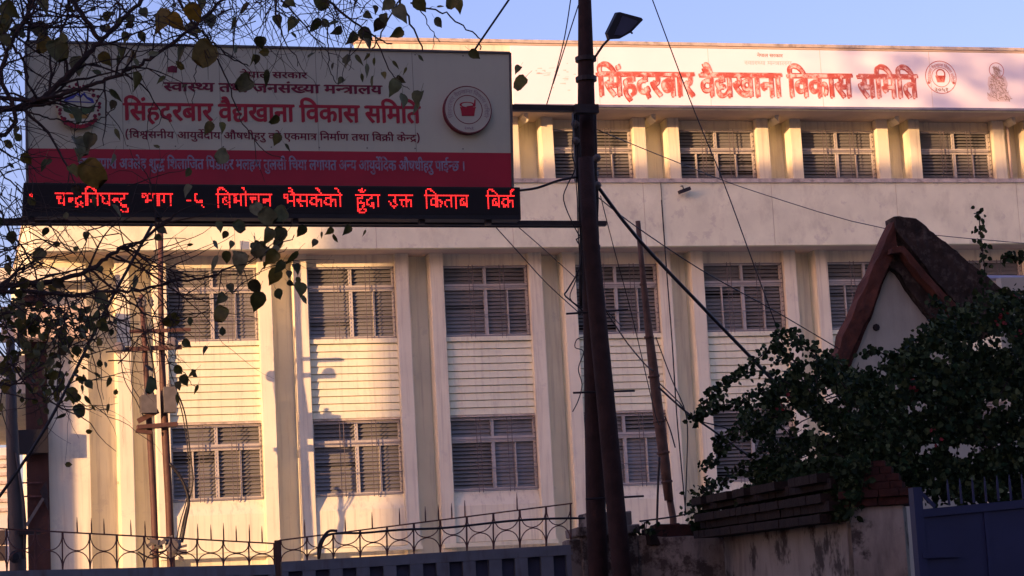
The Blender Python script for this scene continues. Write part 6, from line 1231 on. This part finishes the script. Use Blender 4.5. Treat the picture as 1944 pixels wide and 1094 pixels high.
def bushY(x): return max(19.8, 24.6-max(0, x-1372)/233*4.6)
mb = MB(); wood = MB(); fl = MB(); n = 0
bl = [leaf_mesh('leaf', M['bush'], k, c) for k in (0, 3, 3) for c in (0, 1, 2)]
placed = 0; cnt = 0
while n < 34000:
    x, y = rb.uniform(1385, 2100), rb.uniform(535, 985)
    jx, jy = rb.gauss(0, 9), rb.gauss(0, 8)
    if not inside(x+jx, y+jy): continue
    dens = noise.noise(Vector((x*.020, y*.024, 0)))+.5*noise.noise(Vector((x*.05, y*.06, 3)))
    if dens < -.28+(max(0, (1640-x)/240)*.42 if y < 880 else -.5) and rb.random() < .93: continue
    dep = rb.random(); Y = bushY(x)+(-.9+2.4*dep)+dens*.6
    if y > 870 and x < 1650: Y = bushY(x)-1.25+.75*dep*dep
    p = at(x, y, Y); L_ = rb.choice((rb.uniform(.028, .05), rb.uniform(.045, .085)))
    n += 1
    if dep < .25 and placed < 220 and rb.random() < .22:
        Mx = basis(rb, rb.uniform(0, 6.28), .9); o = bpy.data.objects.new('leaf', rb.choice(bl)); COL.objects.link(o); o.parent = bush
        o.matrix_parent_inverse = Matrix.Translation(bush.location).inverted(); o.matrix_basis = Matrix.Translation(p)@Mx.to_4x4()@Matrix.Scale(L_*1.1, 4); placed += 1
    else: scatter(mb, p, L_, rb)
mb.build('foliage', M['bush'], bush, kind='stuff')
# flower bracts
for (x, y) in ((1905, 598), (1903, 612), (1728, 735), (1490, 745), (1480, 775), (1775, 825), (1930, 640), (1935, 560), (1470, 880)):
    for k in range(5):
        p = at(x+rb.gauss(0, 6), y+rb.gauss(0, 6), bushY(x)-.95+rb.uniform(0, .2)); scatter(fl, p, rb.uniform(.03, .055), rb)
fl.build('red_bracts', M['flower'], bush, kind='stuff')
# trailing shoots with leaves in a row
shoots = [[(1480, 745), (1440, 745), (1400, 765), (1365, 770), (1335, 780), (1316, 795)], [(1520, 700), (1475, 660), (1440, 680), (1415, 700), (1395, 715), (1365, 735), (1345, 757), (1335, 770)],
          [(1600, 695), (1570, 672), (1530, 660), (1497, 652), (1470, 662)], [(1480, 790), (1440, 800), (1410, 825), (1380, 848), (1356, 862)], [(1450, 855), (1415, 880), (1385, 905), (1370, 918)],
          [(1356, 878), (1345, 880), (1333, 885)], [(1350, 1000), (1345, 960), (1350, 930), (1357, 915)], [(1470, 690), (1500, 680), (1520, 705), (1495, 725)],
          [(1500, 730), (1450, 705), (1410, 712), (1372, 742), (1352, 768)], [(1460, 830), (1420, 812), (1385, 822), (1360, 842)], [(1560, 700), (1520, 640), (1488, 632), (1470, 645)], [(1700, 690), (1668, 668), (1640, 672)], [(1820, 610), (1790, 575), (1768, 572)], [(1452, 900), (1425, 925), (1405, 955)], [(1640, 900), (1610, 940), (1600, 985)], [(1870, 560), (1868, 500), (1862, 450), (1858, 402)], [(1944, 492), (1925, 488), (1905, 490)]]
for si, sh in enumerate(shoots):
    Yb = bushY(sh[0][0])-.5; P = curve_pts([at(x, y, Yb) for x, y in sh], 6); wood.tube(P, .006, 5)
    for i, p in enumerate(P):
        for k in range(2 if si < 6 else 2):
            if placed < 298:
                q = p+Vector((rb.gauss(0, .03), rb.gauss(0, .03), rb.gauss(0, .03)-.01)); L_ = rb.uniform(.05, .085)
                Mx = basis(rb, rb.uniform(2.0, 4.3), .6); o = bpy.data.objects.new('leaf', rb.choice(bl)); COL.objects.link(o); o.parent = bush
                o.matrix_parent_inverse = Matrix.Translation(bush.location).inverted(); o.matrix_basis = Matrix.Translation(q)@Mx.to_4x4()@Matrix.Scale(L_, 4); placed += 1
            else:
                cnt += 1
for k in range(60):
    x, y = rb.uniform(1450, 1900), rb.uniform(735, 930); p = at(x, y, bushY(x)+rb.uniform(-.6, .6)); d_ = Vector((rb.gauss(0, 1), rb.gauss(0, .5), rb.gauss(.3, .8))).normalized()
    wood.tube([p, p+d_*.2+Vector((0, 0, .02)), p+d_*.4], [.008, .007, .004], 4)
b0 = Vector((bush.location.x, 23.9, 0)); wood.tube([b0, b0+Vector((.1, -.1, 1.3)), b0+Vector((-.2, -.3, 2.4)), b0+Vector((-.6, -.3, 3.4))], [.06, .05, .04, .02], 8)
wood.build('stems', M['bark'], bush, kind='stuff')
# second set of shoot leaves as joined foliage, thicker along the shoots
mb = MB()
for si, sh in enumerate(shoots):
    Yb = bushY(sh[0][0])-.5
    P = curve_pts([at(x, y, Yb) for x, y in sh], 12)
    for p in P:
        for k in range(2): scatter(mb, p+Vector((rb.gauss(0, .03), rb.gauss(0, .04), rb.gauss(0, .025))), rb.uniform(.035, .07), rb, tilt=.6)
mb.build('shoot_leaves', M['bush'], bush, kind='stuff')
# small plants on the wall top
def small_plant(px, py, w, h, n_, label, Y=24.6):
    t_ = thing('wall_plant', at(px, py, Y), label, 'plant'); m1 = MB(); m2 = MB(); base = at(px, py, Y)
    for k in range(5):
        a_ = rb.uniform(-.6, .6); m2.tube([base, base+Vector((a_*w*.5, 0, h*.5)), base+Vector((a_*w, 0, h*.9))], [.006, .005, .003], 4)
    for k in range(n_):
        t = rb.random(); p = base+Vector((rb.gauss(0, w*.5), rb.gauss(0, .1), h*t*rb.uniform(.6, 1.1))); scatter(m1, p, rb.uniform(.04, .08), rb)
    m1.build('foliage', M['bush'], t_, kind='stuff'); m2.build('stem', M['bark'], t_)
small_plant(1345, 1015, .22, .62, 320, 'leafy plant growing on the wall top just left of the bush')
small_plant(1225, 1015, .08, .16, 22, 'tiny weed on the wall top between the pier and the bamboo post')
small_plant(1390, 1000, .3, .3, 160, 'low leafy tuft on the brick coping right of the wall plant', 24.0)

# ------------------------------------------------------------------ unseen blocks and trees, added to throw shade on the facade and foreground
def block(name, x0, x1, y0, y1, h, label, m_='farred', win=True):
    b_ = thing(name, ((x0+x1)/2, (y0+y1)/2, 0), label, 'building')
    MB().box(x0, x1, y0, y1, 0, h).build('wall', M[m_], b_)
    MB().box(x0-.1, x1+.1, y0-.1, y1+.1, h, h+.25).build('roof_edge', M['coping'], b_)
    if win:
        mb = MB(); mb.box(0, 1.2, -.06, .04, 0, 1.4); me = mb.mesh('window', M['dark'])
        k = 0
        for fl_ in range(int(h/3.2)):
            x = x0+1.2
            while x < x1-1.6:
                o = obj('window', me, b_); o.location = (x, y1+.04, 1+fl_*3.2); x += 2.8
    return b_
OX0 = -43.8
block('shade_block', OX0, -20, -12, 12, 17.6, 'unseen brick block left of the camera, added to shade the foreground and right facade')  # added, sized so its shadow edge falls across the facade
block('left_shade_block', -19, 3.0-1.54*(46.6-38), 38, 44, 10.2, 'unseen block left of the office building, added to shade its left end', 'far')  # added to put the facade's left end in shade
block('shade_block', -16, 30, -22, -13, 7.5, 'unseen low block behind the camera, added to hide sky light from the signboard')  # added to cut sky light on the foreground
# unseen leafy crowns added to darken the foreground
def crown_tree(x, y, z, r, label, n_=2600):
    t_ = thing('shade_caster_tree', (x, y, 0), label, 'tree', 'unseen leafy trees added for shade')
    m2 = MB(); m2.tube([(x, y, 0), (x+.1, y, z*.4), (x-.1, y+.1, z*.8), (x, y, z)], [.3, .26, .2, .08], 10)
    for k in range(7):
        a_ = k*.9; m2.tube([(x, y, z*.7), (x+math.cos(a_)*r*.4, y+math.sin(a_)*r*.4, z*.9), (x+math.cos(a_)*r*.8, y+math.sin(a_)*r*.8, z)], [.12, .08, .03], 6)
    m2.build('trunk', M['bark'], t_, smooth=True); m1 = MB(); k = 0
    while k < n_:
        v = Vector((rb.uniform(-1, 1), rb.uniform(-1, 1), rb.uniform(-1, 1)))
        if v.length > 1: continue
        scatter(m1, Vector((x+v.x*r, y+v.y*r, z+1+v.z*r*.45)), rb.uniform(.25, .45), rb, tilt=1.5); k += 1
    m1.build('crown', M['bush'], t_, kind='stuff')
for n_, (x, y, z, r) in enumerate(((-7, 3, 10, 5), (3, -3, 11, 5), (12, 2, 11, 5), (15, 11, 12, 5), (-4, 17, 12.5, 5), (19, 19, 13, 5))):
    crown_tree(x, y, z, r, 'unseen leafy tree added to darken the foreground, standing ' + ('left behind the camera', 'just behind the camera', 'right of the camera', 'right of the blue gate', 'left of the signboard', 'far right of the gabled shed')[n_])
crown_tree(-23.0, 15.2, 18.0, 2.5, 'unseen slender tree added to dapple shade on the right end of the roof banner', 230)  # added to break up sunlight on the banner's right end
